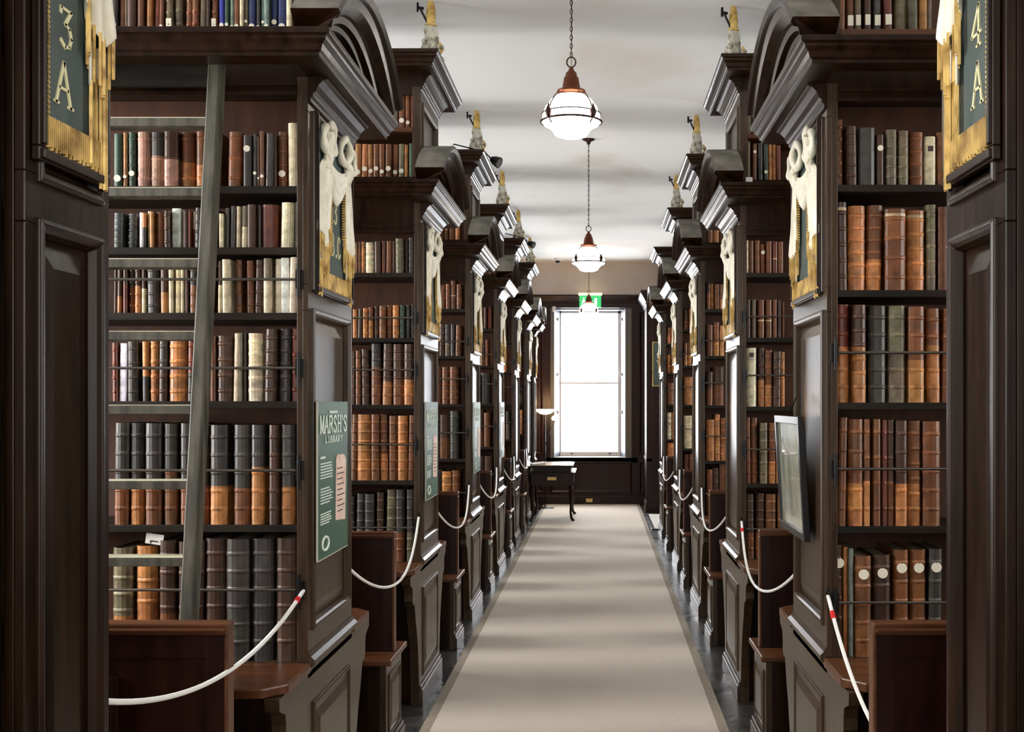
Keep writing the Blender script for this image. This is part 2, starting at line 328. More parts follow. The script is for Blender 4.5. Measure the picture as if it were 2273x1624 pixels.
def bookcase(sx, X, y, label, shelves, boxshelves, rods, depth=D, L=CL, box=True, brackets=True, arch=True, group=None, fz=2.50, fwd=.27, end_tone='oak_end_lit'):
    s = -1 if sx < 0 else 1
    t = thing('bookcase', label, 'bookcase', (X, y, 0), 0, group or 'oak bookcases along the aisle')
    def new(): return MB(s)
    # end panel towards the aisle
    a = .065 if depth > .5 else .05
    mb = new(); framed(mb, 0, depth, .753, 2.66, .036, [(a, depth-a, .86, 1.90), (a, depth-a, 1.985, 2.55)]); mb.build('end_panel', end_tone, t, bevel=.002)
    # base end with scrolled brackets
    br_ = [(-.34, .72), (-.335, .68), (-.27, .655), (-.26, .62), (-.262, .585), (-.235, .56), (-.205, .565), (-.19, .53), (-.165, .47), (-.125, .40), (-.085, .30), (-.06, .18), (-.05, .08), (-.05, 0)]
    if not brackets: br_ = [(-.0, .72), (-.0, 0)]
    rear = [(depth-yy, zz) for yy, zz in br_][::-1]
    mb = new(); mb.prism(br_+rear, 0.0, .045, 'x')
    ring(mb, .07, depth-.07, .15, .60, 0, [(-.012, 0), (-.012, .006), (-.002, .010), (.008, .004), (.016, 0)])
    field(mb, .10, depth-.10, .18, .57, .0, .010, .03)
    mb.box(-.018, 0, -.05 if brackets else 0, depth+(.05 if brackets else 0), 0, .085); mb.box(-.010, 0, -.05 if brackets else 0, depth+(.05 if brackets else 0), .085, .105)
    mb.build('base_panel', end_tone, t, bevel=.002)
    mb = new(); mb.box(.045, L, 0.0, depth, .01, .70); mb.build('plinth', 'oak', t)
    # desk boards front and rear with clipped corners
    for nm, y0, y1 in (('desk_board', -.35, 0.0), ('desk_board', depth+.0, depth+.35)) if brackets else ():
        mb = new()
        if y0 < 0: pl = [(.05, y0), (L, y0), (L, y1), (-.012, y1), (-.012, y0+.07)]
        else: pl = [(-.012, y0), (L, y0), (L, y1), (.05, y1), (-.012, y1-.07)]
        mb.prism(pl, .722, .752, 'z'); mb.build(nm, 'oak_warm', t, bevel=.005)
    mb = new(); prof = [(0, .735), (.014, .737), (.022, .748), (.022, .760), (.010, .772), (.004, .785), (0, .785)]
    mb.loft([[(-p, yy, z) for p, z in prof] for yy in (-.0, depth)], True, True); mb.box(.0, L, 0.0, depth, .70, .753); mb.build('waist_moulding', 'oak_end_lit', t)
    # back board, shelves
    mb = new(); mb.box(.036, L, .31 if depth > .5 else depth-.02, .34 if depth > .5 else depth, .753, 2.66); mb.build('back_board', 'oak_back', t)
    for z in shelves:
        mb = new(); mb.box(.036, L, .004, min(.31, depth-.02), z-.024, z); mb.build('shelf', 'shelf', t, bevel=.002)
        if depth > .5 and z == shelves[1]:
            pass
    mb = new(); mb.box(L-.03, L, 0, depth, .753, 2.6); mb.build('wall_end_upright', 'oak', t)
    # frieze over the opening
    mb = new(); mb.box(.036, L, 0.0, .022, fz, 2.66); mb.box(.036, L, depth-.022, depth, fz, 2.66); mb.box(.0, L, 0, depth, 2.66, 2.73)
    mb.box(.036, L, -.012, 0, fz+.03, fz+.045); mb.box(.036, L, -.008, 0, fz, fz+.012)
    mb.build('frieze', 'oak', t)
    cornice(new, L, depth, 0, 1, fwd).build('cornice', 'oak', t, bevel=.0015)
    mb = new(); mb.box(0, L, 0, depth, 2.73, 2.80); mb.build('blocking_course', 'oak', t)
    # iron rods across the shelves with brackets
    for z in rods:
        mb = new(); mb.tube([(.03, -.018, z), (L, -.018, z)], .0048, 8); r = mb.build('book_rod', 'rod', t)
        mb = new(); mb.box(.012, .034, -.026, .0, z-.03, z+.03); mb.tube([(.023, -.03, z-.06), (.023, -.03, z+.05)], .006, 6); mb.build('rod_bracket', 'iron', r)
    # segmental pediment
    if arch:
        ch = depth/2+fwd-.02; sg = .215; R = (ch*ch+sg*sg)/(2*sg); cz = 2.80+sg-R; a0 = math.asin(ch/R); mb = new()
        sec = [(0, -.008, 1), (0, -.155, 1), (.016, -.160, 0), (.030, -.150, 0), (.034, -.135, 0), (.060, -.125, 0), (.085, -.098, 0), (.090, -.086, 0), (.112, -.080, 0), (.118, -.060, 0), (.135, -.056, 0), (.135, -.008, 0)]
        n = 26; rings = []
        for k in range(n+1):
            th = -a0+2*a0*k/n; ring_ = []
            for dr, u, _ in sec:
                rr = R-dr; yy = depth/2+rr*math.sin(th); zz = cz+rr*math.cos(th)
                ring_.append((u, yy, max(zz, 2.738)))
            rings.append(ring_)
        k = len(sec)
        for j in range(n):
            for i in range(k):
                i2 = (i+1) % k; mb.add([rings[j][i], rings[j][i2], rings[j+1][i2], rings[j+1][i]], [(0, 1, 2, 3)], 1 if i == 0 else 0, None, False)
        mb.add(rings[0], [list(range(k))]); mb.add(rings[-1], [list(range(k))])
        # tympanum
        pl = [(depth/2+(R-.10)*math.sin(-a0+2*a0*q/16), max(2.738, cz+(R-.10)*math.cos(-a0+2*a0*q/16))) for q in range(17)]
        mb.prism(pl, -.03, 0.0, 'x'); mb.build('pediment', ['oak', 'dust'], t)
    if box:
        zt = 3.28
        mb = new(); mb.box(.018, .045, 0, depth, 2.80, zt)
        mb2 = mb; a = .06
        for (q0, q1, r0, r1) in ((0, depth, 2.80, 2.84), (0, a, 2.84, 3.20), (depth-a, depth, 2.84, 3.20), (0, depth, 3.20, zt)): mb.box(0, .018, q0, q1, r0, r1)
        ring(mb, a, depth-a, 2.84, 3.20, 0, [(-.010, 0), (-.010, .006), (0, .010), (.012, .0), (.016, -.018)])
        mb.build('upper_end_panel', 'oak_end_lit', t, bevel=.002)
        mb = new(); mb.box(.045, L, .31, .33, 2.80, zt); mb.build('upper_back_board', 'oak_back', t)
        mb = new(); mb.box(0.0, L, 0, depth, zt, 3.42); mb.box(.045, L, 0, .02, 3.235, zt); mb.build('upper_top', 'oak', t)
        for z in boxshelves:
            mb = new(); mb.box(.045, L, -.004, .31, z-.022, z); mb.build('upper_shelf', 'oak_warm', t)
        cornice(new, L, depth, 3.425-2.738, .9, .19).build('upper_cornice', 'oak', t, bevel=.0015)
    return t
XL, XR = -.949, .757
ZL = [1.578, 2.575, 3.57, 4.53, 5.45, 6.38]
ZR = [1.61, 2.61, 3.63, 4.61, 5.75]
ordn = ['nearest', 'second', 'third', 'fourth', 'fifth', 'sixth']
SH = {}      # (side,unit) -> shelves
SH['L0'] = [wz(y, ZL[0]) for y in (1165, 890, 693.5, 548, 412)]
SH['L1'] = [wz(y, ZL[1]) for y in (1066, 898, 749.5, 605)]
SH['R0'] = [wz(y, ZR[0]) for y in (1168, 893, 643, 409)]
SH['R1'] = [wz(y, ZR[1]) for y in (1073, 902, 749, 605)]
RODS = {'L0': [wz(y, ZL[0]) for y in (1307, 1043, 817, 621)], 'L1': [wz(y, ZL[1]) for y in (1170, 986, 821, 706)],
        'R0': [wz(y, ZR[0]) for y in (1335, 1040, 783)], 'R1': [wz(y, ZR[1]) for y in (1173, 997, 833, 703)]}
BXS = {'L0': [2.804], 'L1': [3.061], 'R0': [2.84], 'R1': [3.046]}
for i, z in enumerate(ZL):
    k = 'L0' if i == 0 else 'L1'
    bookcase(-1, XL, z*P, 'tall dark oak double-sided bookcase, %s along the left side of the aisle' % ordn[i], SH[k], BXS[k], RODS[k], fz=2.60 if i == 0 else 2.50)
for i, z in enumerate(ZR):
    k = 'R0' if i == 0 else 'R1'
    bookcase(1, XR, z*P, 'tall dark oak double-sided bookcase, %s along the right side of the aisle' % ordn[i], SH[k], BXS[k], RODS[k], fz=2.60 if i == 0 else 2.50)
# half-depth cases by the entrance and at the far left corner
YN = .80*P; DN = .138*P
bookcase(-1, -.949, YN, 'dark oak end case at the left picture edge carrying the 3 A drapery', SH['L1'], [], [], DN, CL, False, False, False, fwd=.13, end_tone='oak')  # same oak as other ends; darker colour stands in for edge shade
bookcase(1, .672, YN, 'dark oak end case at the right picture edge carrying the 4 A drapery', SH['L1'], [], [], DN, CL, False, False, False, fwd=.13, end_tone='oak')  # edge shade put into the end colour, as on the left
bookcase(-1, XL, 7.08*P, 'half-depth oak bookcase against the end wall left of the window', SH['L1'], [], [], .36, CL, False, False, True, fwd=.2)
# doorway jambs just inside the frame
for sx, X, nm in ((-1, -.985, 'trim_4'), (1, .72, 'trim_5')):
    mb = MB(sx); x0 = abs(X)
    mb.box(x0, x0+.25, YN-.16, YN-.0, 0, 3.2); mb.tube([(x0+.002, YN-.03, 0), (x0+.002, YN-.03, 3.2)], .012, 10); mb.tube([(x0+.002, YN-.13, 0), (x0+.002, YN-.13, 3.2)], .012, 10)
    struct(mb.build(nm, 'oak', bevel=.003))  # darker oak here too, carrying the shade at the edges
# ------------------------------------------------------------------ books
PAL = {'b': (.15, .05, .014), 't': (.36, .14, .038), 'o': (.42, .165, .05), 'd': (.052, .021, .009), 'k': (.042, .036, .031), 'g': (.03, .062, .042), 'G': (.06, .07, .062),
       'n': (.014, .022, .10), 'N': (.02, .03, .30), 'c': (.70, .60, .40), 'w': (.80, .80, .80), 'r': (.13, .028, .012), 'y': (.13, .105, .06), 'a': (.17, .22, .20), 'f': (.36, .20, .145)}
CNAME = {'b': 'brown', 't': 'tan', 'o': 'orange tan', 'd': 'dark brown', 'k': 'black', 'g': 'dark green', 'G': 'grey green', 'n': 'navy blue', 'N': 'bright blue', 'c': 'cream vellum', 'w': 'white', 'r': 'red brown', 'y': 'olive brown', 'a': 'grey green', 'f': 'faded pinkish brown'}
def jit(c, a=.18):
    k = 1+random.uniform(-a, a); return tuple(max(.002, v*k*(1+random.uniform(-.06, .06))) for v in c)
def book_mesh(mb, w, h, d, code, nb, ox=0, oy=0, oz=0, lo=1, lean=0, patch=None):
    top, bot = (code.split('/')+[code])[:2] if '/' in code else (code, code)
    plain = code in ('w', 'c')
    bul = min(w*.30, .016) if not code == 'w' else .002
    n = 7 if w > .02 else 5
    def sec(infl):
        out = [(-w/2, d)]
        for i in range(n):
            a = math.radians(-78+156*i/(n-1)); out.append((w/2*math.sin(a)/math.sin(math.radians(78))*(1+infl*.03), -(bul+infl*.0038)*(math.cos(a)-.2)/.8+bul*.35))
        out += [(w/2, d), (w/2-.003, d)]
        for i in range(n-1, -1, -1):
            a = math.radians(-78+156*i/(n-1)); out.append(((w/2-.003)*math.sin(a)/math.sin(math.radians(78)), -bul*(math.cos(a)-.2)/.8+bul*.35+.004))
        out.append((-w/2+.003, d)); return out
    lv = [(0, 0)]; seg = []
    tb = jit(PAL[top]); bb = jit(PAL[bot]); cut = random.uniform(.35, .62)
    if patch == 'fol': cut = .40
    zs = []
    if nb:
        for i in range(nb): zs.append(h*(.16+.72*i/(max(nb-1, 1))) if nb > 1 else h*.5)
    cur = 0; levels = [(0.0, 0)]; cols = []
    def colat(z):
        f = z/h; c = tb if f > cut else bb
        return c
    def addto(z, infl, c): levels.append((z, infl)); cols.append(c)
    hb = .0045 if h > .2 else .003
    for z in zs:
        c = jit(colat((cur+z)/2), .16)
        if '/' in code and cur < cut*h < z and nb: addto(cut*h, 0, jit(bb, .1)); c = jit(tb, .1)
        addto(z-hb*1.6, 0, c); lc = tuple(min(1, v*1.35+.01) for v in colat(z))
        addto(z-hb*.5, 1, lc); addto(z+hb*.5, 1, lc); addto(z+hb*1.6, 0, lc); cur = z+hb*1.6
    if '/' in code and cur < cut*h: addto(cut*h, 0, bb)
    if patch == 'band': addto(h*.44 if cur < h*.44 else cur+.001, 0, jit(colat(h*.3))); addto(levels[-1][0]+h*.035, 0, (.55, .42, .25))
    addto(h, 0, jit(tb, .1))
    sh = lambda z: lean*z
    rings = [[(ox+x+sh(z), oy+y, oz+z) for x, y in sec(i)] for z, i in levels]
    k = len(rings[0])
    for j in range(len(rings)-1):
        for i in range(k):
            i2 = (i+1) % k; sp = 1 <= i <= n-1
            mb.add([rings[j][i], rings[j][i2], rings[j+1][i2], rings[j+1][i]], [(0, 1, 2, 3)], 0, cols[j], False)
    # caps as quad strips between the outer and inner outline
    half = k//2
    for r, c in ((rings[0], cols[0]), (rings[-1], cols[-1])):
        for i in range(half-1): mb.add([r[i], r[i+1], r[k-2-i], r[k-1-i]], [(0, 1, 2, 3)], 0, c)
    return bul
individual = []      # every book is collected first, then the 300 largest become objects of their own
def add_row(side, unit, z, zshelf, xoff, sc, yoff, data, where, topy=None):
    rows = []
    for tok in data.split():
        p = tok.split(','); x0 = xoff+float(p[0])/sc; x1 = xoff+float(p[1])/sc
        h = (wz(yoff+float(p[2])/sc, z)-zshelf) if p[2] != '-' else random.uniform(.22, .27)
        rows.append((wx((x0+x1)/2, z), (x1-x0)*z*P/F, h, p[3], p[4] if len(p) > 4 else ''))
    lim = .039
    if side == 'right':
        lo = XR+lim; a0 = min(r[0]-r[1]/2 for r in rows); hi = max(r[0]+r[1]/2 for r in rows)
        if a0 < lo: k_ = (hi-lo)/(hi-a0); rows = [(hi-(hi-r[0])*k_, r[1]*k_)+r[2:] for r in rows]
    else:
        hi = XL-lim; a0 = max(r[0]+r[1]/2 for r in rows); lo = min(r[0]-r[1]/2 for r in rows)
        if a0 > hi: k_ = (hi-lo)/(a0-lo); rows = [(lo+(r[0]-lo)*k_, r[1]*k_)+r[2:] for r in rows]
    n = len(rows)
    for i, (cx, w, h, code, fl) in enumerate(rows):
        individual.append(dict(side=side, unit=unit, y=z*P, z=zshelf, x=cx, w=max(w-.0015, .008), h=h, code=code, fl=fl, i=i, n=n, where=where, size=w*h/(z*z)))
def gen_row(side, unit, z, zshelf, x0, x1, h, where, pal, wmin=.028, wmax=.055):
    x = min(x0, x1); e = max(x0, x1); rows = []
    while x < e-.012:
        w = random.uniform(wmin, wmax)
        if x+w > e: break
        rows.append((x+w/2, w, h*random.uniform(.86, 1.04), random.choice(pal), random.choice(['', '', 'b5', 'b5', 'p'])))
        x += w+random.choice([0, .001, .002])
    for i, r in enumerate(rows):
        individual.append(dict(side=side, unit=unit, y=z*P, z=zshelf, x=r[0], w=r[1]-.0015, h=r[2], code=r[3], fl=r[4], i=i, n=len(rows), where=where, size=r[1]*r[2]/(z*z)))
s0 = 2273/440; z = ZL[0]; K = SH['L0']
add_row('left', 0, z, 2.804, 230, s0, 0, '40,120,-,k,s 135,200,-,b 205,235,-,y 240,345,-,d 355,430,-,b 455,525,-,t 535,605,-,r 610,660,-,b,s 680,765,-,y,qb5 785,870,-,y,b5 910,985,-,b,b5 998,1070,-,b,b5 1080,1155,-,y 1160,1205,-,d 1208,1280,-,b,qb5 1305,1370,-,N,s 1375,1428,-,g,s 1435,1482,-,a,s 1488,1550,-,b,s 1555,1600,-,c 1600,1648,-,y,s 1650,1735,-,n,s 1740,1785,-,k,s 1790,1838,-,a,s 1840,1900,-,a,s 1905,1985,-,n,s 1990,2090,-,n,s 2095,2160,-,c 2165,2230,-,k', 'the shelf above the cornice')
add_row('left', 0, z, K[4], 230, s0, 260, '75,180,170,g,s 185,240,155,t,s 250,335,150,g,sb4 345,500,148,f,b2 500,660,148,k/f,b3 670,835,148,d/f,b3 862,1020,150,b/o,b2 1052,1210,150,b/o,b2 1235,1330,150,b 1415,1575,150,b,b3 1600,1700,190,k,S 1710,1765,175,k,s 1765,1800,205,d,s 1800,1855,145,b,s 1860,1960,170,k 1965,1990,180,d 1995,2100,140,b,sb4 2125,2240,45,c,f', 'the top shelf')
add_row('left', 0, z, K[3], 230, s0, 430, '85,185,210,G,b5 232,330,210,G,b5 365,410,195,w,f 415,460,205,o/k 465,495,180,c 500,550,190,o 558,655,190,b 675,745,185,d,b3 750,855,148,w,f 890,960,180,d 962,985,185,r 988,1030,185,c/r 1035,1135,150,k,b4 1150,1200,150,d 1205,1260,150,k 1315,1362,215,c 1375,1425,145,k 1432,1495,125,k 1502,1550,125,c 1562,1635,120,y/c 1642,1740,110,d 1745,1795,110,k 1798,1990,105,r 2020,2170,80,c 2200,2235,75,k', 'the second shelf down')
add_row('left', 0, z, K[2], 230, s0, 560, '60,100,130,d 110,165,130,d/t 185,235,130,d/r 240,305,130,k/b,b4 310,382,130,d/o,b4 385,445,130,d/c 462,610,128,k,b4 625,720,130,d/t 722,775,130,c 785,845,130,c 850,898,130,c 905,945,130,d 955,1065,130,k/b,b4 1080,1145,130,k,b4 1160,1230,130,b 1298,1350,90,d/c 1352,1450,72,c 1490,1565,72,b,b4 1625,1710,80,b,b4 1715,1815,72,d,b4 1820,1925,55,y/c 1950,2035,60,c 2035,2130,50,w 2130,2230,48,c', 'the third shelf down')
add_row('left', 0, z, K[1], 230, s0, 720, '65,130,205,r,b4 135,222,210,w,f 228,352,190,k,b4 402,480,190,o/k 485,580,162,o,b4 605,700,160,k/d,b4 712,925,162,t,b4 935,1018,145,r/k,b4 1020,1075,140,b,b4 1090,1180,140,b 1195,1260,130,b 1265,1455,125,d,b4 1458,1520,95,c 1525,1565,90,y 1567,1605,90,k 1620,1790,95,c,b5 1820,1960,48,d,b5 1980,2110,45,k,b5 2125,2195,40,r,b4', 'the fourth shelf down')
add_row('left', 0, z, K[0], 230, s0, 920, '88,250,95,k/b,b5 262,420,98,k/o,b5 445,635,100,k/b,b5 655,810,105,k/b,b5 845,985,100,k/b,b5 1010,1170,110,d/b,b5 1190,1390,120,k/t,b5 1455,1650,118,k/b,b5 1660,1815,118,k/t,b5 1870,1990,120,d,b5 2000,2165,118,k/t,b5', 'the fifth shelf down')
add_row('left', 0, z, .753, 230, s0, 1180, '70,300,190,y/t,b6 335,580,170,t,b5 610,800,105,d/b,b6 825,1000,120,d/t,b6 1010,1100,110,d,b6 1125,1365,85,d,b6 1380,1640,90,k,b6 1660,1910,90,k,b6 1940,2190,85,d,b6', 'the bottom shelf')
z = ZR[0]; K = SH['R0']
add_row('right', 0, z, 2.84, 1820, 7.838, 0, '90,250,-,b 285,440,-,b,q 445,580,-,y,q 625,765,-,d,q 820,975,-,k,q 1020,1190,-,r,q 1245,1500,-,y 1503,1700,-,y 1725,1890,-,t 1900,2000,-,y', 'the shelf above the cornice')
add_row('right', 0, z, K[3], 1820, 7.838, 250, '100,220,80,b,b5 275,490,210,d,b5 510,850,240,k 860,1010,360,d,S 1050,1265,270,y,b5 1290,1495,285,y,b5 1540,1805,300,b,b4 1810,2050,375,c,m 2060,2300,300,b', 'the top shelf')
add_row('right', 0, z, K[2], 1820, 7.383, 440, '110,310,40,d,pb5 330,635,100,o,b6 650,930,90,b/o,b6 985,1360,160,b,pb4 1405,1720,175,t,pb5 1750,1930,80,y,b5 1960,2150,120,b', 'the second shelf down')
add_row('right', 0, z, K[1], 1820, 6.497, 660, '105,310,90,r/o,b5 340,565,100,d/t,b6 620,905,110,k,b5 935,1210,110,y,b5 1245,1500,125,b/t,b5 1545,1760,150,b/t,b5 1780,1900,150,b,b5', 'the third shelf down')
add_row('right', 0, z, K[0], 1820, 6.014, 910, '105,230,100,b,b5 270,495,120,b/t,b5 495,590,120,b/o,b4 635,750,120,b,b4 770,850,130,r,b4 850,955,130,d/b,b4 975,1145,140,d/t,b5 1155,1360,145,b/t,b6 1380,1640,150,b,b5', 'the fourth shelf down')
add_row('right', 0, z, .753, 1820, 5.414, 1200, '115,190,60,d,Sb5 200,260,90,t 262,325,100,a 340,560,190,b,Sb5 590,820,180,d,Sb5 865,1060,120,b,Sb5 1085,1300,120,b,Sb5 1320,1490,110,k,Sb5', 'the bottom shelf')
z = ZL[1]; K = SH['L1']
add_row('left', 1, z, 3.061, 770, 7.382, 190, '60,175,120,t 180,280,120,t 292,385,130,d 398,480,130,g 485,580,140,g 580,665,150,a 690,760,180,g 775,870,150,y 880,995,100,b,s 1000,1090,95,b,s 1100,1160,90,r,S', 'the uppermost shelf')
add_row('left', 1, z, 2.802, 770, 7.382, 190, '105,220,930,o,s 222,335,935,t,s 340,435,940,t,s 440,540,945,b,s 545,640,945,b,s 645,760,945,b,s 765,865,945,b,s 870,980,935,y,s 985,1045,950,t,s 1065,1150,935,g', 'the shelf above the cornice')
add_row('left', 1, z, K[3], 770, 6.765, 520, '100,158,110,b 160,200,100,b 203,262,100,o 265,410,110,c,b5 420,520,100,d 530,590,90,r 595,690,90,b 700,750,90,d 755,885,55,y,b5 890,950,60,d 955,1050,35,k,b5', 'the top shelf')
add_row('left', 1, z, K[2], 770, 6.765, 520, '75,150,1120,t 152,235,1115,d 237,315,1105,t,b4 320,400,1090,b/t,b4 415,490,1075,d,b4 495,605,1070,b,b4 610,700,1060,b,b4 710,810,1060,t,b4 820,905,1060,g,b4 915,985,1055,k,b4 990,1050,1040,k,b4', 'the second shelf down')
add_row('left', 1, z, K[1], 770, 5.076, 755, '45,80,120,d,b5 85,148,115,b,b5 155,250,100,d,b5 268,385,35,k/b,b6 398,510,35,d/t,b6 520,655,40,d/b,b6 662,780,40,d/t,b6', 'the third shelf down')
add_row('left', 1, z, K[0], 770, 5.076, 755, '30,108,835,b,b6 110,272,835,t,b6 275,370,835,b,b6 375,470,835,b/o,b6 475,580,850,b,b6 585,702,850,t,b6 705,780,845,b,b6', 'the fourth shelf down')
add_row('left', 1, z, .753, 770, 7.06, 1060, '30,105,300,k,b6 115,250,255,k/t,b6 270,420,260,k/t,b6 450,560,235,d,b6 595,745,190,y,b6 765,900,190,k/b,b6 930,1060,190,k/y,b6', 'the bottom shelf')
z = ZR[1]; K = SH['R1']
add_row('right', 1, z, 3.046, 1640, 9.018, 220, '120,240,60,y,b4 250,370,135,y,b4 430,545,150,t 555,650,150,b 660,760,150,k 765,855,150,y', 'the uppermost shelf')
add_row('right', 1, z, 2.802, 1640, 9.018, 220, '110,195,830,y 245,335,865,b,S 360,470,850,k 490,585,875,g,s 590,670,880,t 675,755,885,t 760,855,900,r', 'the shelf above the cornice')
add_row('right', 1, z, K[3], 1640, 6.76, 520, '75,110,80,c 120,195,85,b 215,300,80,b 310,395,135,b,S 400,490,95,b 500,585,100,r,p 590,680,100,b', 'the top shelf')
add_row('right', 1, z, K[2], 1640, 6.76, 520, '60,130,970,d 150,225,970,y 255,360,975,b,p 385,490,975,b,p 500,575,970,b 590,650,985,d 665,700,1000,b', 'the second shelf down')
add_row('right', 1, z, K[1], 1640, 4.918, 750, '55,175,105,c,m 200,272,105,d/o,b5 275,365,130,b/t,b5 370,458,145,d,b5 460,510,150,o,b5', 'the third shelf down')
add_row('right', 1, z, K[0], 1640, 4.918, 750, '40,95,865,b,b5 105,185,870,b,b5 205,300,925,y,b5 315,405,925,b/o,b5 407,480,920,o,b5', 'the fourth shelf down')
add_row('right', 1, z, .753, 1630, 7.06, 1060, '140,280,260,d/b,b6 310,455,250,d/o,b6 475,650,260,b/o,b6 680,820,250,b/o,b6', 'the bottom shelf')
WH = ['the bottom shelf', 'the fourth shelf down', 'the third shelf down', 'the second shelf down', 'the top shelf', 'the shelf above the cornice', 'the uppermost shelf']
HT = [.375, .345, .28, .25, .21, .19, .17]
for i in range(2, 6):
    z = ZL[i]; edge = XL-.05; prev = XL*(z)/(ZL[i-1]+.28) - .04
    for j, zs in enumerate([.753]+SH['L1']+[2.802, 3.061]):
        gen_row('left', i, z, zs, prev, edge, HT[j], WH[j], ['b', 'd', 'k', 'b', 't', 'd/b', 'k/y'] if j < 4 else (['c', 'b', 'r', 'd', 'b'] if j == 4 else ['b', 't', 'y']), .035 if j < 3 else .028, .085 if j < 3 else .05)
for i in range(2, 5):
    z = ZR[i]; edge = XR+.05; prev = XR*(z)/(ZR[i-1]+.28)+.04
    for j, zs in enumerate([.753]+SH['R1']+[2.802, 3.061]):
        gen_row('right', i, z, zs, prev, edge, HT[j], WH[j], ['b', 'd/b', 'b', 'o', 'b/o', 'b/t'] + (['c'] if i > 2 else []), .035 if j < 3 else .028, .085 if j < 3 else .05)
gen_row('left', 6, 7.08, 1.186, -1.12, -1.0, .3, 'x', ['b', 'c'], .03, .05)
individual.sort(key=lambda b2: -b2['size'])
ordw = ['first', 'second', 'third', 'fourth', 'fifth', 'sixth', 'seventh', 'eighth', 'ninth', 'tenth', 'eleventh', 'twelfth', 'thirteenth', 'fourteenth', 'fifteenth', 'sixteenth', 'seventeenth', 'eighteenth', 'nineteenth', 'twentieth'] + ['twenty-first', 'twenty-second', 'twenty-third', 'twenty-fourth', 'twenty-fifth', 'twenty-sixth', 'twenty-seventh', 'twenty-eighth', 'twenty-ninth', 'thirtieth']
stuff = MB()
for q, bk in enumerate(individual):
    fl = bk['fl']; nb = 0
    if 'b' in fl: nb = int(fl[fl.index('b')+1])
    patch = 'band' if 'p' in fl else ('fol' if bk['h'] > .33 else None)
    dep = min(.22, max(.12, bk['h']*.68)); oy = random.uniform(.018, .038)
    lean = random.choice([0, 0, 0, .01, -.01, .02]) if bk['w'] < .05 else 0
    code = bk['code']
    if q >= 300:
        book_mesh(stuff, bk['w'], bk['h'], dep, code, nb, bk['x'], bk['y']+oy, bk['z'], patch=patch); continue
    col = CNAME[code.split('/')[-1]]
    case = '%s %s bookcase' % (ordn[bk['unit']], bk['side'])
    wh = bk['where']; wh = wh.replace('the shelf above the cornice', 'cornice shelf').replace('the ', '').replace(' down', '')
    if bk['i'] == bk['n']-1: pos = 'rightmost'
    elif bk['i'] == 0: pos = 'leftmost'
    else: pos = ordw[bk['i']]+' from left'
    lab = '%s leather book, %s on %s of %s' % (col, pos, wh, case)
    if code == 'w': lab = lab.replace('leather book', 'paper-wrapped book')
    if code == 'c': lab = lab.replace('leather book', 'book')
    mb = MB(); bul = book_mesh(mb, bk['w'], bk['h'], dep, code, nb, lean=lean, patch=patch)
    o = mb.build('leather_bound_book', 'leather', None, (bk['x'], bk['y']+oy, bk['z']))
    tag(o, lab, 'book', 'old books on %s of the %s' % (bk['where'], case))
    mb = MB(); wv = bk['w']/2-.0035; hh = bk['h']-.006
    mb.prism([(-wv, bul*.5+.006), (wv, bul*.5+.006), (wv, dep-.004), (-wv, dep-.004)], .003, hh, 'z')
    for v in range(len(mb.v)): mb.v[v] = (mb.v[v][0]+lean*mb.v[v][2], mb.v[v][1], mb.v[v][2])
    mb.build('page_block', 'pages', o)
    fy = -bul*.65-.0022
    if 's' in fl or 'S' in fl:
        r = min(bk['w']*.40, .0145); cz = bk['h']-.045 if 'S' in fl else random.choice([.028, .034, .045])
        if bk['h'] > .33 and 'S' in fl: cz = bk['h']-.06; r = .017
        mb = MB(); mb.prism([(lean*cz+r*math.cos(t*PI/8), cz+r*math.sin(t*PI/8)) for t in range(16)], fy-.001, fy+.003, 'y'); mb.build('shelf_mark_label', 'sticker', o)
    if 'q' in fl:
        r = min(bk['w']*.38, .016); mb = MB(); mb.box(-r, r, fy-.001, fy+.003, .02, .055); mb.build('shelf_mark_label', 'sticker', o)
    if 'm' in fl:
        r = bk['w']*.22; mb = MB(); mb.box(-r, r, fy-.001, fy+.003, bk['h']-.05, bk['h']-.05+2*r); mb.build('dark_label', 'ink', o)['label'] = 'dark square label'
o = stuff.build('leather_bound_books', 'leather')
tag(o, 'rows of old leather books on the shelves of the farther bookcases', 'books', None, 'stuff')
# folded card lying on a folio
mb = MB(); mb.box(-.03, .03, 0, .002, 0, .034); mb.box(-.03, -.028, 0, .05, 0, .034)
mb.box(-.012, .012, -.0015, 0, .008, .012, 1); mb.box(-.012, -.009, -.0015, 0, .002, .012, 1)
o = mb.build('folded_card', ['paper', 'ink'], None, (wx(324, 1.56), ZL[0]*P+.02, .753+.383), (0, .14, 0))
tag(o, 'small folded white card on top of a tan folio behind the ladder', 'card')
mb = MB(); mb.box(-.018, .018, 0, .002, 0, .035); o = mb.build('paper_tag', 'paper', None, (wx(1662, 2.56), ZR[1]*P-.135, wz(407, 2.55)))
tag(o, 'small white paper tag on the cornice of the second right bookcase', 'tag')
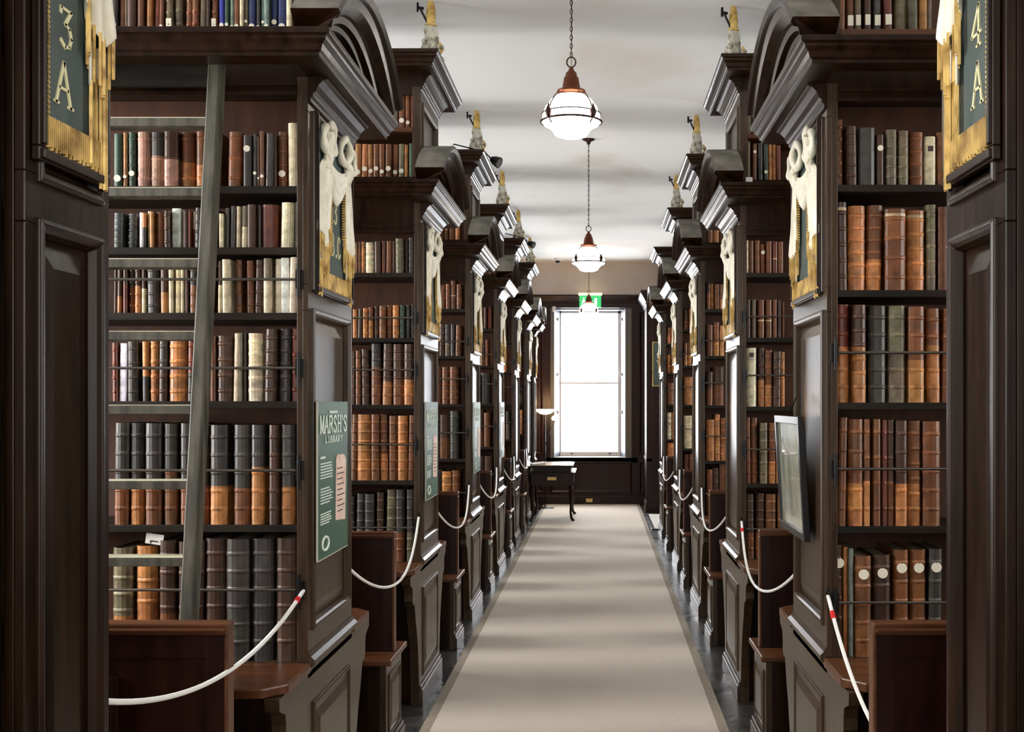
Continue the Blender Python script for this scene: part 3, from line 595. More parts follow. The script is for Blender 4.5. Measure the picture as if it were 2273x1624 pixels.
# ------------------------------------------------------------------ carved drapery plaques
GL = {'3': [[(.12, .93), (.85, .93), (.42, .57), (.75, .50), (.88, .28), (.72, .06), (.40, .0), (.10, .12)], [(.12, .93), (.10, .80)]],
      'A': [[(.02, 0), (.50, 1)], [(.50, 1), (.92, 0)], [(.22, .38), (.76, .38)], [(-.10, 0), (.18, 0)], [(.76, 0), (1.08, 0)]],
      'B': [[(.15, 0), (.15, 1)], [(.05, 1), (.55, 1), (.78, .85), (.72, .62), (.5, .53), (.15, .53)], [(.5, .53), (.85, .42), (.88, .15), (.6, 0), (.05, 0)]],
      'C': [[(.88, .82), (.7, .97), (.4, 1), (.15, .8), (.08, .5), (.15, .2), (.4, 0), (.7, .03), (.9, .2)]],
      '4': [[(.72, 0), (.72, 1), (.02, .30), (1.0, .30)], [(.5, 0), (.94, 0)]], '.': [[(.4, .04), (.5, .04)]],
      'M': [[(.1, 0), (.1, 1)], [(.1, 1), (.5, .1)], [(.5, .1), (.9, 1)], [(.9, 1), (.9, 0)], [(0, 0), (.24, 0)], [(.74, 0), (1.04, 0)], [(0, 1), (.14, 1)], [(.86, 1), (1.02, 1)]],
      'R': [[(.15, 0), (.15, 1)], [(.05, 1), (.6, 1), (.82, .84), (.78, .6), (.55, .5), (.15, .5)], [(.5, .5), (.95, 0)], [(.02, 0), (.32, 0)]],
      'S': [[(.82, .82), (.6, 1), (.3, .97), (.14, .78), (.3, .58), (.68, .42), (.86, .2), (.65, .0), (.3, .0), (.12, .2)]],
      'H': [[(.15, 0), (.15, 1)], [(.85, 0), (.85, 1)], [(.15, .52), (.85, .52)], [(.0, 0), (.3, 0)], [(.7, 0), (1, 0)], [(.0, 1), (.3, 1)], [(.7, 1), (1, 1)]],
      "'": [[(.5, 1), (.45, .75)]], 'L': [[(.15, 1), (.15, 0), (.85, 0)]], 'I': [[(.5, 0), (.5, 1)], [(.3, 0), (.7, 0)], [(.3, 1), (.7, 1)]],
      'Y': [[(.08, 1), (.5, .5), (.5, 0)], [(.92, 1), (.5, .5)]], 'T': [[(.5, 0), (.5, 1)], [(.05, 1), (.95, 1)], [(.3, 0), (.7, 0)]]}
def strokes(mb, ch, x, z, w, h, lw, y0, y1):
    for pl in GL[ch]:
        pts = [(x+p[0]*w, z+p[1]*h) for p in pl]
        for a, b2 in zip(pts[:-1], pts[1:]):
            dx, dz = b2[0]-a[0], b2[1]-a[1]; l = math.hypot(dx, dz) or 1e-6; k = lw*(.5 if abs(dz) > .3*l else .32)
            nx, nz = -dz/l*k, dx/l*k; ex, ez = dx/l*k*.6, dz/l*k*.6
            mb.prism([(a[0]-ex+nx, a[1]-ez+nz), (b2[0]+ex+nx, b2[1]+ez+nz), (b2[0]+ex-nx, b2[1]+ez-nz), (a[0]-ex-nx, a[1]-ez-nz)], y0, y1, 'y')
def cloth(f, nu, nv):
    mb = MB(); vs = [f(i/nu, j/nv) for j in range(nv+1) for i in range(nu+1)]
    mb.add(vs, [(j*(nu+1)+i, j*(nu+1)+i+1, (j+1)*(nu+1)+i+1, (j+1)*(nu+1)+i) for j in range(nv) for i in range(nu)], 0, None, True); return mb
def solid(o, t):
    s = o.modifiers.new('thickness', 'SOLIDIFY'); s.thickness = t; s.offset = 0; return o
def ribbon(mb, pts, wy_, th):
    """band swept along pts (x,y,z) lying roughly in the xz plane: depth wy_ along y, thickness th in the plane"""
    n = len(pts); rings = []
    for i in range(n):
        a, b2 = pts[max(i-1, 0)], pts[min(i+1, n-1)]; dx, dz = b2[0]-a[0], b2[2]-a[2]; l = math.hypot(dx, dz) or 1e-6
        nx, nz = -dz/l, dx/l; x, y, z = pts[i]; t_ = th[i] if isinstance(th, list) else th; w_ = wy_[i] if isinstance(wy_, list) else wy_
        rings.append([(x+nx*t_*math.cos(q*PI/4), y+w_*math.sin(q*PI/4), z+nz*t_*math.cos(q*PI/4)) for q in range(8)])
    mb.loft(rings, True, True, 0, None, True)
def drapery(label, loc, rz, W, letters, sides='LR', group='carved drapery plaques on the case ends'):
    """front is -Y; x right; z up from plaque bottom (0) to bow tops (.59)"""
    t = thing('drapery_plaque', label, 'carved plaque', loc, rz, group); hw = W/2; TOP = .575
    mb = MB(); mb.box(-hw+.01, hw-.01, -.006, .0, .0, TOP-.02); mb.build('field', 'field', t)
    mb = MB()
    for (a, b2, c, d) in ((-hw, -hw+.022, 0, TOP), (hw-.022, hw, 0, TOP), (-hw, hw, -.024, 0)):
        mb.box(a, b2, -.014, 0, c, d); mb.box(a+.006, b2-.006, -.020, -.012, c+.004, d-.004)
    mb.build('moulded_frame', 'oak', t, bevel=.002)
    def strands(name, f, x0, x1, z0f, z1f, y):
        """fringe of separate gilt strands: z0f/z1f give lower and upper ends, f gives the fold depth"""
        mb = MB(); n = int(abs(x1-x0)/.0075); x = min(x0, x1)
        mb2 = []
        for k in range(n):
            xx = x0+(x1-x0)*(k+.5)/n; u = (k+.5)/n; w_ = abs(x1-x0)/n*.40; yy = y-f(u)
            zt, zb = z1f(u), z0f(u)+.004*math.sin(k*2.7)
            r = [[(xx-w_, yy+.004, zq), (xx-w_*.5, yy-.003, zq), (xx+w_*.5, yy-.003, zq), (xx+w_, yy+.004, zq)] for zq in (zt, (zt+zb)/2, zb)]
            mb.loft(r, True, True)
        return mb.build(name, 'gold', t)
    strands('bottom_fringe', lambda u: 0, -hw+.024, hw-.024, lambda u: .002, lambda u: .056, -.014)
    for k, sd in enumerate(('L', 'R')):
        m_ = -1 if sd == 'L' else 1
        if sd in sides:
            big = sides == 'LR'
            xi, xo = (hw-.170, hw-.004) if big else (hw-.112, hw+.012)      # inner and outer edge of the fall
            zd = .175 if big else .265                                       # bottom of the cloth
            ck = hw-.125 if big else hw-.06                                  # knot
            fold = lambda u: .013*math.cos(u*PI*5)+.010*math.sin(PI*u)
            def dr(u, v):
                g = min(1, v*2.4)**.7; w_ = .07+((xo-xi)-.07)*g; c = ck+((xo+xi)/2-ck)*g
                x = c+(u-.5)*w_; zb = zd+.028*math.cos(u*PI*2)-.02*u
                return (m_*x, -.026-fold(u)*(.6+.4*v)-.006*math.sin(v*5+u*3), .435+(zb-.435)*v)
            solid(cloth(dr, 40, 20).build('drape', 'gesso', t), .006)
            lo = zd-.095
            strands('upper_fringe', fold, m_*xi, m_*xo, lambda u: lo+.035*math.cos(u*PI*2), lambda u: zd+.01+.028*math.cos(u*PI*2)-.02*u, -.028)
            # lower fold of cloth hanging behind with its own fringe
            a0, a1 = (xi+.045, xo-.01) if big else (xi+.02, xo-.008)
            z2 = lo-.02
            def fd(u, v):
                return (m_*(a0+(a1-a0)*u), -.018-.010*math.cos(u*PI*3), lo+.06+(z2+.03*u-lo-.06)*v)
            solid(cloth(fd, 30, 8).build('lower_fold', 'gesso', t), .006)
            zl = -.012
            strands('lower_fringe', lambda u: .010*math.cos(u*PI*3), m_*a0, m_*a1, lambda u: zl+.02*math.cos(u*PI*1.5), lambda u: z2+.008+.03*u, -.022)
            # gilt edge down the inner side
            mb = MB()
            for q in range(18 if big else 0):
                zz = .36-q*.0095; g = .5
                mb.box(min(m_*(xi-.008), m_*(xi+.006)), max(m_*(xi-.008), m_*(xi+.006)), -.026, -.014, zz, zz+.006)
            if big: mb.build('inner_gilt_edge', 'gold', t)
            # bow: two open loops, crossed knot
            bw = MB()
            for sgn, rx, rzz, cx_, cz_, tilt in ((-1, .052, .046, ck-.050, .520, .25), (1, .044, .040, ck+.045, .500, -.15)):
                pts = []
                for i in range(21):
                    a = (-PI*.35 if sgn > 0 else PI*1.35)+ sgn*i/20*2*PI*.98 - (PI*.65 if sgn > 0 else -PI*.65)
                    pts.append((m_*(cx_+rx*math.cos(a)), -.032-.016*(.5+.5*math.cos(a)), cz_+rzz*math.sin(a)+tilt*rx*math.cos(a)))
                bw.loft([r for r in []] or [[(p[0], p[1], p[2])]*3 for p in pts[:2]], True, False) if False else None
                ribbon(bw, pts, [.020+.006*math.sin(i) for i in range(21)], [.010+.006*abs(math.sin(i*.5)) for i in range(21)])
            ribbon(bw, [(m_*(ck-.012), -.034, .495), (m_*ck, -.042, .470), (m_*(ck+.004), -.042, .445), (m_*ck, -.034, .41)], [.020, .030, .028, .018], [.020, .030, .034, .030])
            ribbon(bw, [(m_*(ck-.035), -.046, .475), (m_*ck, -.058, .455), (m_*(ck+.032), -.046, .44)], .016, .013)
            bw.build('bow', 'gesso', t)
        else:
            x = m_*(hw-.034); mb = MB()
            for i in range(60): mb.lathe([(.001, -.004), (.004, 0), (.001, .004)], 6, 0, x, -.012)
            n6 = len(mb.v)//60
            for i in range(60):
                for v in range(i*n6, (i+1)*n6): mb.v[v] = (mb.v[v][0], mb.v[v][1], mb.v[v][2]+.055+i*.0085)
            mb.build('beaded_edge', 'gold', t)
    if sides == 'LR':
        def sw(u, v):
            x = (u-.5)*(W-.25); sag = .085*(1-(2*u-1)**2)
            return (x, -.026-.016*math.sin(v*PI)-.006*math.cos(v*PI*7), .455-sag*(.3+.8*v)-.05*v+.008*math.sin(u*PI*3)*v)
        solid(cloth(sw, 26, 16).build('swag', 'gesso', t), .006)
    for o_ in bpy.data.objects:
        if o_.parent == t and o_.name.split('.')[0] in ('drape', 'swag', 'upper_fringe', 'lower_fold', 'lower_fringe', 'bow'): o_.scale = (1, .62, 1)
    mb = MB()
    for ch, x, z, w_, h_, lw in letters: strokes(mb, ch, x, z, w_, h_, lw, -.0085, -.0055)
    if letters: mb.build('gilt_lettering', 'letter', t)['label'] = 'gilt letters and figures'
    return t
PB = 1.99
L3B = [('3', -.002, .245, .050, .070, .007), ('B', -.048, .130, .055, .075, .007), ('.', .014, .13, .05, .07, .018), ('C', .056, .13, .05, .075, .007)]
dr0 = drapery('carved cream drapery with gold fringe and lettering 3 B on nearest left bookcase end', (XL+.001, ZL[0]*P+D/2, PB), PI/2, .555, L3B)
dr1 = drapery('carved cream drapery with gold fringe on the end of the second left bookcase', (XL+.001, ZL[1]*P+D/2, PB), PI/2, .555, [])
for i, z in enumerate(ZL):
    if i > 1:
        c = copy_tree(dr1); c.location = (XL+.001, z*P+D/2, PB); c['label'] = 'carved cream drapery with gold fringe on the end of the %s left bookcase' % ordn[i]
for i, z in enumerate(ZR):
    c = copy_tree(dr1); c.location = (XR-.001, z*P+D/2, PB); c.rotation_euler = (0, 0, -PI/2); c['label'] = 'carved cream drapery with gold fringe on the end of the %s right bookcase' % ordn[i]
c = copy_tree(dr1); c.location = (XL+.001, 7.08*P+.18, PB); c.scale = (.58, 1, 1); c['label'] = 'narrow carved drapery on the half case left of the end window'
zc = YN+DN/2
drapery('green plaque lettered 3 A with one fringed drape at the left picture edge', (-.948, zc-.008, 2.03), PI/2, .275,
        [('3', -.052, .195, .052, .072, .008), ('A', -.066, .092, .062, .074, .008)], 'R', 'lettered plaques at the entrance')
drapery('green plaque lettered 4 A with one fringed drape at the right picture edge', (.671, zc-.008, 2.03), -PI/2, .275,
        [('4', .008, .195, .052, .072, .008), ('A', .012, .092, .056, .074, .008)], 'L', 'lettered plaques at the entrance')
# lettered board on the far right lobby
t = thing('lettered_board', 'small dark green board with gold border and lettering on far right lobby wall', 'sign', (wx(1466, 7.0), 7.05*P-.013, wz(855, 7.04)), 0)
mb = MB(); mb.box(-.10, .12, -.012, 0, 0, .62); mb.build('board', 'field', t)
mb = MB(); mb.box(-.115, -.10, -.02, 0, -.015, .635); mb.box(.12, .135, -.02, 0, -.015, .635); mb.box(-.10, .12, -.02, 0, -.015, 0); mb.box(-.10, .12, -.02, 0, .62, .635); mb.build('gold_border', 'gold', t)
mb = MB(); strokes(mb, '3', -.05, .34, .10, .13, .02, -.016, -.011); strokes(mb, 'I', -.05, .14, .10, .12, .02, -.016, -.011); mb.build('gilt_lettering', 'letter', t)
# ------------------------------------------------------------------ carved mitre finials
def finial(label, loc, rz):
    t = thing('mitre_finial', label, 'carved finial', loc, rz, 'carved mitre finials on the bookcases')
    mb = MB(); rng = random.Random(3); rings = []
    prof = [(.046, 0), (.054, .03), (.048, .06), (.050, .10), (.044, .14), (.038, .18), (.036, .21), (.030, .235), (.022, .25)]
    for k, (r, z) in enumerate(prof):
        rings.append([(r*(1+.22*math.cos(3*a+k*1.3)+.08*math.cos(7*a+k))*math.cos(a), r*.62*(1+.2*math.sin(5*a+k*.9))*math.sin(a), z) for a in [q*2*PI/28 for q in range(28)]])
    mb.loft(rings, True, True, 0, None, True)
    for (x, z, r) in ((.048, .05, .022), (-.05, .04, .02), (.045, .12, .018), (-.042, .14, .017)):
        mb.tube([(x+r*math.cos(q*.9)*(1-q*.09), -.02-.004*q, z+r*math.sin(q*.9)*(1-q*.09)) for q in range(9)], .007, 6)
    mb.build('carved_drapery', 'finial', t)
    mb = MB(); rings = []
    for z, a_, b2 in ((.235, .019, .016), (.25, .024, .020), (.29, .027, .022), (.33, .025, .018), (.37, .017, .012), (.42, .003, .003)):
        rings.append([(a_*math.cos(q*2*PI/20), b2*math.sin(q*2*PI/20), z) for q in range(20)])
    mb.loft(rings, True, True, 0, None, True)
    mb.tube([(.030*math.cos(q*PI/8), .024*math.sin(q*PI/8), .246) for q in range(17)], .005, 6)
    mb.build('mitre', 'gold', t)
    mb = MB(); mb.tube([(.03, -.025, .02), (.052, -.03, .05), (.042, -.03, .08), (.058, -.03, .11), (.04, -.03, .15)], [.008, .012, .008, .010, .006], 7); mb.build('gilt_scroll', 'gold', t)
    mb = MB(); mb.tube([(-.015, 0, .25), (-.05, 0, .31), (-.058, 0, .33)], .007, 6); mb.box(-.078, -.04, -.006, .006, .325, .338); mb.box(-.078, -.068, -.006, .006, .31, .36); mb.build('crozier_cross', 'iron', t)
    mb = MB(); mb.prism([(.04, 0), (.062, 0), (.006, .20), (-.006, .20)], .025, .04, 'x'); mb.build('wooden_brace', 'oak_warm', t)
    return t
f0 = finial('carved mitre finial, grey and gold, on top of the second left bookcase', (XL+.025, ZL[1]*P+.2, 3.425), PI/2-1.2)
for i, z in enumerate(ZL):
    if i > 1 or i == 0:
        c = copy_tree(f0); c.location = (XL+.025, z*P+.2, 3.425); c['label'] = 'carved mitre finial, grey and gold, on top of the %s left bookcase' % ordn[i]
for i, z in enumerate(ZR[:4]):
    c = copy_tree(f0); c.location = (XR-.01, z*P+.2, 3.425); c.rotation_euler = (0, 0, -PI/2+2.0); c['label'] = 'carved mitre finial, grey and gold, on top of the %s right bookcase' % ordn[i]
# ------------------------------------------------------------------ pews
def pew(sx, X, y, label, hw=.195, top=1.01):
    t = thing('reading_pew', label, 'pew', (X, y, 0), 0, 'double-sided pews between the bookcases'); L = CL-.05
    mb = MB(sx); mb.box(0, .03, -hw, hw, 0, .44); ring(mb, -hw+.06, hw-.06, .12, .38, 0, [(-.01, 0), (-.01, .006), (0, .009), (.012, .003), (.014, 0)]); field(mb, -hw+.085, hw-.085, .145, .355, .0, .008, .02)
    mb.box(-.02, 0, -hw-.0, hw+.0, 0, .075); mb.box(-.012, 0, -hw, hw, .075, .095); mb.build('seat_end', 'oak_end_lit', t, bevel=.002)
    mb = MB(sx); mb.box(.03, L, -hw+.01, hw-.01, 0, .44); mb.build('seat_box', 'oak', t)
    mb = MB(sx); mb.box(-.025, L, -hw-.02, hw+.02, .44, .466); mb.build('seat_board', 'oak_warm', t, bevel=.006)
    mb = MB(sx); mb.box(.012, L, -.014, .014, .466, top-.035)
    for (a, b2, c, d) in ((.0, .05, .466, top-.03), (.05, L, .466, .54), (.05, L, top-.09, top-.03)):
        mb.box(a, b2, -.020, .020, c, d)
    mb.box(.28, .30, -.022, .022, .60, top-.15); mb.box(.28, L, -.022, .022, top-.155, top-.14); mb.box(.34, L, -.018, .018, .62, top-.18)
    mb.build('back_panel', 'mahog', t, bevel=.002)
    mb = MB(sx); mb.box(-.006, L, -.030, .030, top-.03, top); mb.box(.0, L, -.036, .036, top-.022, top-.012); mb.box(-.006, .004, -.026, .026, .466, top-.03); mb.build('cap_rail', 'oak_warm', t, bevel=.004)
    return t
pew(-1, wx(508, 1.26), 1.26*P, 'dark panelled pew back in left foreground, in front of the ladder', .15, 1.03)
pew(1, wx(1938, 1.26), 1.26*P, 'dark panelled pew back in right foreground behind the white cord', .15, 1.03)
for i in range(1, 6):
    pew(-1, XL+.01, (ZL[i]+ZL[i-1]+.28)/2*P, 'oak double-sided pew between the %s and %s left bookcases' % (ordn[i-1], ordn[i]))
for i in range(1, 5):
    pew(1, XR-.01, (ZR[i]+ZR[i-1]+.28)/2*P, 'oak double-sided pew between the %s and %s right bookcases' % (ordn[i-1], ordn[i]))
# ------------------------------------------------------------------ library ladder
lad = thing('library_ladder', 'tall grey wooden ladder with worn treads leaning on nearest left bookcase', 'ladder')
def ly(z): return (1.437+(z-.98)*(.106/1.727))*P
lx0, lx1 = -1.192, -1.64
for x in (lx0, lx1):
    mb = MB(); zt = 2.70
    mb.add([(x-d, ly(zz)+e, zz) for zz in (0.0, zt) for d, e in ((0, -.045), (.038, -.045), (.038, .02), (0, .02))], [(0, 1, 2, 3), (7, 6, 5, 4), (0, 4, 5, 1), (1, 5, 6, 2), (2, 6, 7, 3), (3, 7, 4, 0)])
    mb.build('stile', 'ladder', lad, bevel=.004)
for k in range(11):
    z = .245+.2247*k; y = ly(z)
    mb = MB(); mb.box(lx1-.0, lx0-.038, y-.040, y+.030, z-.028, z-.003, 0); mb.box(lx1, lx0-.038, y-.040, y+.03, z-.003, z, 1)
    mb.build('tread', ['ladder', 'tread'], lad, bevel=.002)
mb = MB(); mb.box(lx1, lx0-.038, ly(2.66)-.02, ly(2.66)+.0, 2.60, 2.69); mb.build('top_rail', 'shelf', lad)
# ------------------------------------------------------------------ cords
def cord(label, side, X, ya, za, yb, zb, sag, red=True, flag=False, bow=.0):
    t = thing('barrier_cord', label, 'rope', (0, 0, 0), 0, 'white cords closing the bays')
    pts = []
    for i in range(25):
        f = i/24; pts.append((X+(-side)*bow*math.sin(PI*f), ya+(yb-ya)*f, za+(zb-za)*f-sag*4*f*(1-f)))
    mb = MB(); mb.tube(pts, .0062, 8); mb.build('cord', 'rope', t)
    mb = MB(); mb.tube([(X, ya-.003, za+.012), (X, ya+.012, za+.022), (X, ya+.02, za+.005)], .005, 6); mb.build('hook', 'iron', t)
    if red: mb = MB(); mb.tube([pts[1], tuple(Vector(pts[1])*.55+Vector(pts[2])*.45)], .0085, 8); mb.build('red_tape', 'red', t)
    if flag: mb = MB(); mb.prism([(ya, za-.12), (ya-.01, za-.02), (ya+.04, za-.12)], X-.002, X+.002, 'x'); mb.build('red_tag', 'red', t)
cord('white cord with red tape sagging across the nearest left bay', -1, XL-.01, ZL[0]*P-.02, .99, .938*P+.005, 1.02, .10)
cord('white cord with red tape sagging across the nearest right bay', 1, XR-.00, ZR[0]*P-.02, .96, .938*P+.005, .93, .25)
for i in range(1, 6): cord('white cord across the bay in front of the %s left bookcase' % ordn[i], -1, XL-.008, ZL[i]*P-.02, .99, (ZL[i-1])*P+D+.005, .96, .19, False, False, .045)
for i in range(1, 5): cord('white cord across the bay in front of the %s right bookcase' % ordn[i], 1, XR+.008, ZR[i]*P-.02, .96, (ZR[i-1])*P+D+.005, .93, .19, i == 1, i == 2, .045)
# ------------------------------------------------------------------ posters and picture
def poster(label, y, z0, z1, wd, X=XL+.016, rz=PI/2):
    t = thing('information_poster', label, 'poster', (X, y, z0), rz, 'information posters on the left bookcase ends'); h = z1-z0
    mb = MB(); mb.box(0, wd, -.006, 0, 0, h); mb.build('board', 'poster', t)
    mb = MB(); mb.box(-.003, 0, -.0065, 0, 0, h); mb.box(0, wd, -.0065, 0, -.003, 0); mb.build('board_edge', 'postedge', t)
    mb = MB(); n = len("MARSH'S"); cw = wd*.90/6.3; x = wd*.06
    for ch in "MARSH'S":
        adv = cw*(.45 if ch == "'" else 1); strokes(mb, ch, x, h*.80, adv*.86, h*.105, .010, -.0072, -.0058); x += adv
    x = wd*.22
    for ch in 'LIBRARY': strokes(mb, ch, x, h*.735, wd*.065, h*.038, .005, -.0072, -.0058); x += wd*.085
    for k in range(9): mb.box(wd*(.36+.031*k), wd*(.36+.031*k+.022), -.0072, -.0058, h*.925, h*.94)
    mb.build('title_lettering', 'postertext', t)
    mb = MB(); rng = random.Random(5)
    for blk, (a, b2, nl) in enumerate(((.49, .60, 6), (.33, .44, 6), (.20, .28, 5))):
        for k in range(nl): zz = h*(b2-(b2-a)*k/nl); mb.box(wd*.07, wd*(.07+rng.uniform(.28, .40)), -.0070, -.0058, zz, zz+h*.008)
    mb.box(wd*.07, wd*.22, -.007, -.0058, h*.635, h*.65)
    mb.build('text_lines', 'postertext', t)
    mb = MB(); mb.prism([(wd*.56, h*.21), (wd*.90, h*.19), (wd*.93, h*.60), (wd*.86, h*.64), (wd*.62, h*.645), (wd*.58, h*.62)], -.0072, -.0058, 'y'); mb.build('manuscript_picture', 'pink', t)
    mb = MB()
    for k in range(9): mb.box(wd*.61, wd*(.80+.06*(k % 2)), -.0078, -.007, h*(.26+.036*k), h*(.26+.036*k)+.004)
    mb.build('manuscript_lines', 'ink', t)
    mb = MB(); mb.tube([(wd*.22+wd*.10*math.cos(a*PI/8), -.0066, h*.09+h*.042*math.sin(a*PI/8)) for a in range(16)], .005, 6, 0, True); mb.build('round_emblem', 'postertext', t)
    return t
yp = ZL[0]*P
wy = lambda px, X: abs(X)*F/abs(px-VX)     # depth of a picture column on a plane X
ya = wy(702, XL+.016); yb = wy(768, XL+.016)
pz0 = H-(1226-VY)*((ya+yb)/2)/F
p0 = poster('green information poster with white title fixed to the nearest left bookcase end', ya, pz0, H+.003, yb-ya)
for i in (1, 2, 3):
    c = copy_tree(p0); c.location = (XL+.016, ya+(ZL[i]-ZL[0])*P, pz0); c['label'] = 'green information poster on the end of the %s left bookcase' % ordn[i]
# framed picture tilting forward on the right
t = thing('framed_picture', 'black framed glazed print hanging tilted on the nearest right bookcase end', 'picture', (XR-.012, 0, 0))
y0_, y1_ = 1.706*P, 1.935*P; zb = H-(1203-VY)*y0_/F; zt = H-(925-VY)*y0_/F; tl = .024
def fr(y, z, n): return (-n-tl*(z-zb)/(zt-zb), y, z)
mb = MB()
def slab(mb, ya_, yb_, za_, zb_, n0, n1): mb.add([fr(y, z, n) for n in (n0, n1) for z in (za_, zb_) for y in (ya_, yb_)], [(0, 2, 3, 1), (4, 5, 7, 6), (0, 1, 5, 4), (2, 6, 7, 3), (0, 4, 6, 2), (1, 3, 7, 5)])
b_ = .028
for a_, b2, c_, d_ in ((y0_, y0_+b_, zb, zt), (y1_-b_, y1_, zb, zt), (y0_+b_, y1_-b_, zb, zb+b_), (y0_+b_, y1_-b_, zt-b_, zt)): slab(mb, a_, b2, c_, d_, 0, .022)
mb.build('frame', 'frame', t, bevel=.002)
mb = MB(); slab(mb, y0_+b_, y1_-b_, zb+b_, zt-b_, .004, .012); mb.build('print', 'print', t)
mb = MB(); mb.tube([fr((y0_+y1_)/2-.15, zt-.03, -.002), (0, (y0_+y1_)/2, zt+.08), fr((y0_+y1_)/2+.15, zt-.03, -.002)], .002, 5); mb.build('hanging_wire', 'iron', t)
# ------------------------------------------------------------------ pendant lamps
def pendant(label, x, y, zb, R=.145, zc=CEIL):
    t = thing('pendant_lamp', label, 'lamp', (x, y, zb), 0, 'opal glass pendant lamps over the aisle')
    mb = MB(); mb.lathe([(.004, 0), (.05, .003), (.075, .012), (.088, .032), (.105, .050), (.130, .062), (.138, .078), (.136, .10), (.122, .145), (.095, .18), (.060, .200), (.04, .204)], 40); mb.build('opal_globe', 'globe', t)
    mb = MB()
    for rr, zz, th in ((.143, .075, .0055), (.138, .112, .0032)): mb.tube([(rr*math.cos(a*2*PI/40), rr*math.sin(a*2*PI/40), zz) for a in range(40)], th, 6, 0, True)
    mb.build('metal_rings', 'bronze', t)
    for k in range(4):
        a = PI/4+k*PI/2; ca, sa = math.cos(a), math.sin(a)
        mb = MB(); mb.tube([(r*ca, r*sa, z) for r, z in ((.055, .208), (.10, .188), (.130, .148), (.142, .112), (.146, .075), (.125, .052))], .0035, 6)
        mb.tube([((.146)*ca, .146*sa, z) for z in (.07, .085, .10, .115, .130, .14)], [.006, .013, .017, .012, .005, .003], 7, 0)
        mb.build('leaf_strap', 'bronze', t)
    mb = MB(); mb.lathe([(.055, .198), (.052, .212), (.070, .214), (.066, .224), (.045, .228), (.042, .24), (.036, .275), (.034, .285), (.028, .290), (.026, .305), (.014, .318), (.010, .33), (.0, .335)], 28); mb.build('bell_cap', 'copper', t)
    mb = MB(); mb.tube([(.021*math.cos(a*2*PI/20), 0, .358+.024*math.sin(a*2*PI/20)) for a in range(20)], .0035, 6, 0, True); mb.build('hanging_ring', 'bronze', t)
    mb = MB(); z = .382; k = 0
    while z < zc-zb-.03:
        pts = [(.0058*math.cos(a*2*PI/10), 0, z+.011+.013*math.sin(a*2*PI/10)) for a in range(10)]
        if k % 2: pts = [(0, p[0], p[2]) for p in pts]
        mb.tube(pts, .0019, 5, 0, True); z += .0205; k += 1
    mb.tube([(0, .004, .34), (.003, .004, (zc-zb)*.6), (0, .004, zc-zb-.02)], .0016, 5)
    mb.build('chain', 'bronze', t)
    mb = MB(); mb.lathe([(.008, zc-zb-.045), (.014, zc-zb-.04), (.02, zc-zb-.02), (.05, zc-zb-.006), (.055, zc-zb), (0, zc-zb)], 24); mb.build('ceiling_rose', 'bronze', t)
    return t
pendant('opal glass pendant lamp hanging highest and nearest on a chain', wx(1268, 2.29), 2.29*P, 2.85)
pendant('opal glass pendant lamp in the middle, above the exit sign', wx(1306.5, 4.05), 4.05*P, 2.694)
pendant('opal glass pendant lamp farthest away in front of the window', wx(1307, 6.78), 6.78*P, 2.785)
# ------------------------------------------------------------------ far end furniture
def cabriole(mb, x, y, ht, sx, sy):
    pts = [(x, y, ht), (x+.012*sx, y+.012*sy, ht-.08), (x+.008*sx, y+.008*sy, ht*.55), (x-.004*sx, y-.004*sy, ht*.25), (x+.008*sx, y+.008*sy, .05), (x+.035*sx, y+.03*sy, .015)]
    mb.tube(pts, [.032, .038, .024, .016, .018, .024], 8)
t = thing('display_table', 'dark display table with curved legs and bright glass top left of window', 'table', (-.635, 6.70*P, 0))
hx, hy = .285, .50
mb = MB(); mb.box(-hx, hx, -hy, hy, .48, .66); mb.box(-hx-.03, hx+.03, -hy-.03, hy+.03, .64, .665); mb.build('drawer_case', 'mahog', t, bevel=.006)
mb = MB(); mb.box(-hx+.03, hx-.03, -hy+.03, hy-.03, .665, .74); mb.box(-hx, hx, -hy, hy, .735, .755); mb.build('glazed_top', 'mahog', t, bevel=.003)
mb = MB(); mb.box(-hx+.03, hx-.03, -hy+.03, hy-.03, .755, .759); g_ = mb.build('glass', 'frame', t)
mb = MB(); mb.box(-.06, .06, -hy-.004, -hy+.001, .56, .60); mb.build('brass_plate', 'brass', t)
for sx in (-1, 1):
    for sy in (-1, 1):
        mb = MB(); cabriole(mb, sx*(hx-.03), sy*(hy-.03), .50, sx, sy); mb.build('leg', 'mahog', t)
mb = MB(); mb.prism([(-.14, 0), (.14, 0), (.14, .03), (.02, .012), (-.02, .012), (-.14, .03)], -.12, .12, 'y'); o = mb.build('open_book', 'paper', None, (-.88, 6.60*P, .760), (0, 0, .15))
tag(o, 'open white book lying on the left of the display table', 'book')
t = thing('floor_lamp', 'lit uplighter floor lamp with reading arm left of the end window', 'lamp', (wx(1210, 7.3), 7.3*P, 0))
mb = MB(); mb.lathe([(.14, 0), (.14, .015), (.02, .03), (0, .03)], 24); mb.build('base', 'iron', t)
mb = MB(); mb.tube([(0, 0, .02), (0, 0, 1.42)], .010, 8); mb.build('pole', 'iron', t)
mb = MB(); mb.lathe([(.02, 1.42), (.07, 1.43), (.12, 1.46), (.14, 1.50), (.135, 1.50), (.11, 1.47), (.02, 1.435)], 28); mb.build('lamp_bowl', 'bulb', t)
mb = MB(); mb.tube([(0, 0, .95), (.05, -.02, 1.1), (.12, -.04, 1.25), (.15, -.05, 1.33)], .006, 6); r_ = mb.build('reading_arm', 'iron', t)
mb = MB(); mb.lathe([(.03, 1.33), (.055, 1.35), (.055, 1.375), (.03, 1.40), (.0, 1.405)], 20, 0, .155, -.05); mb.build('reading_shade', 'bulb', t)
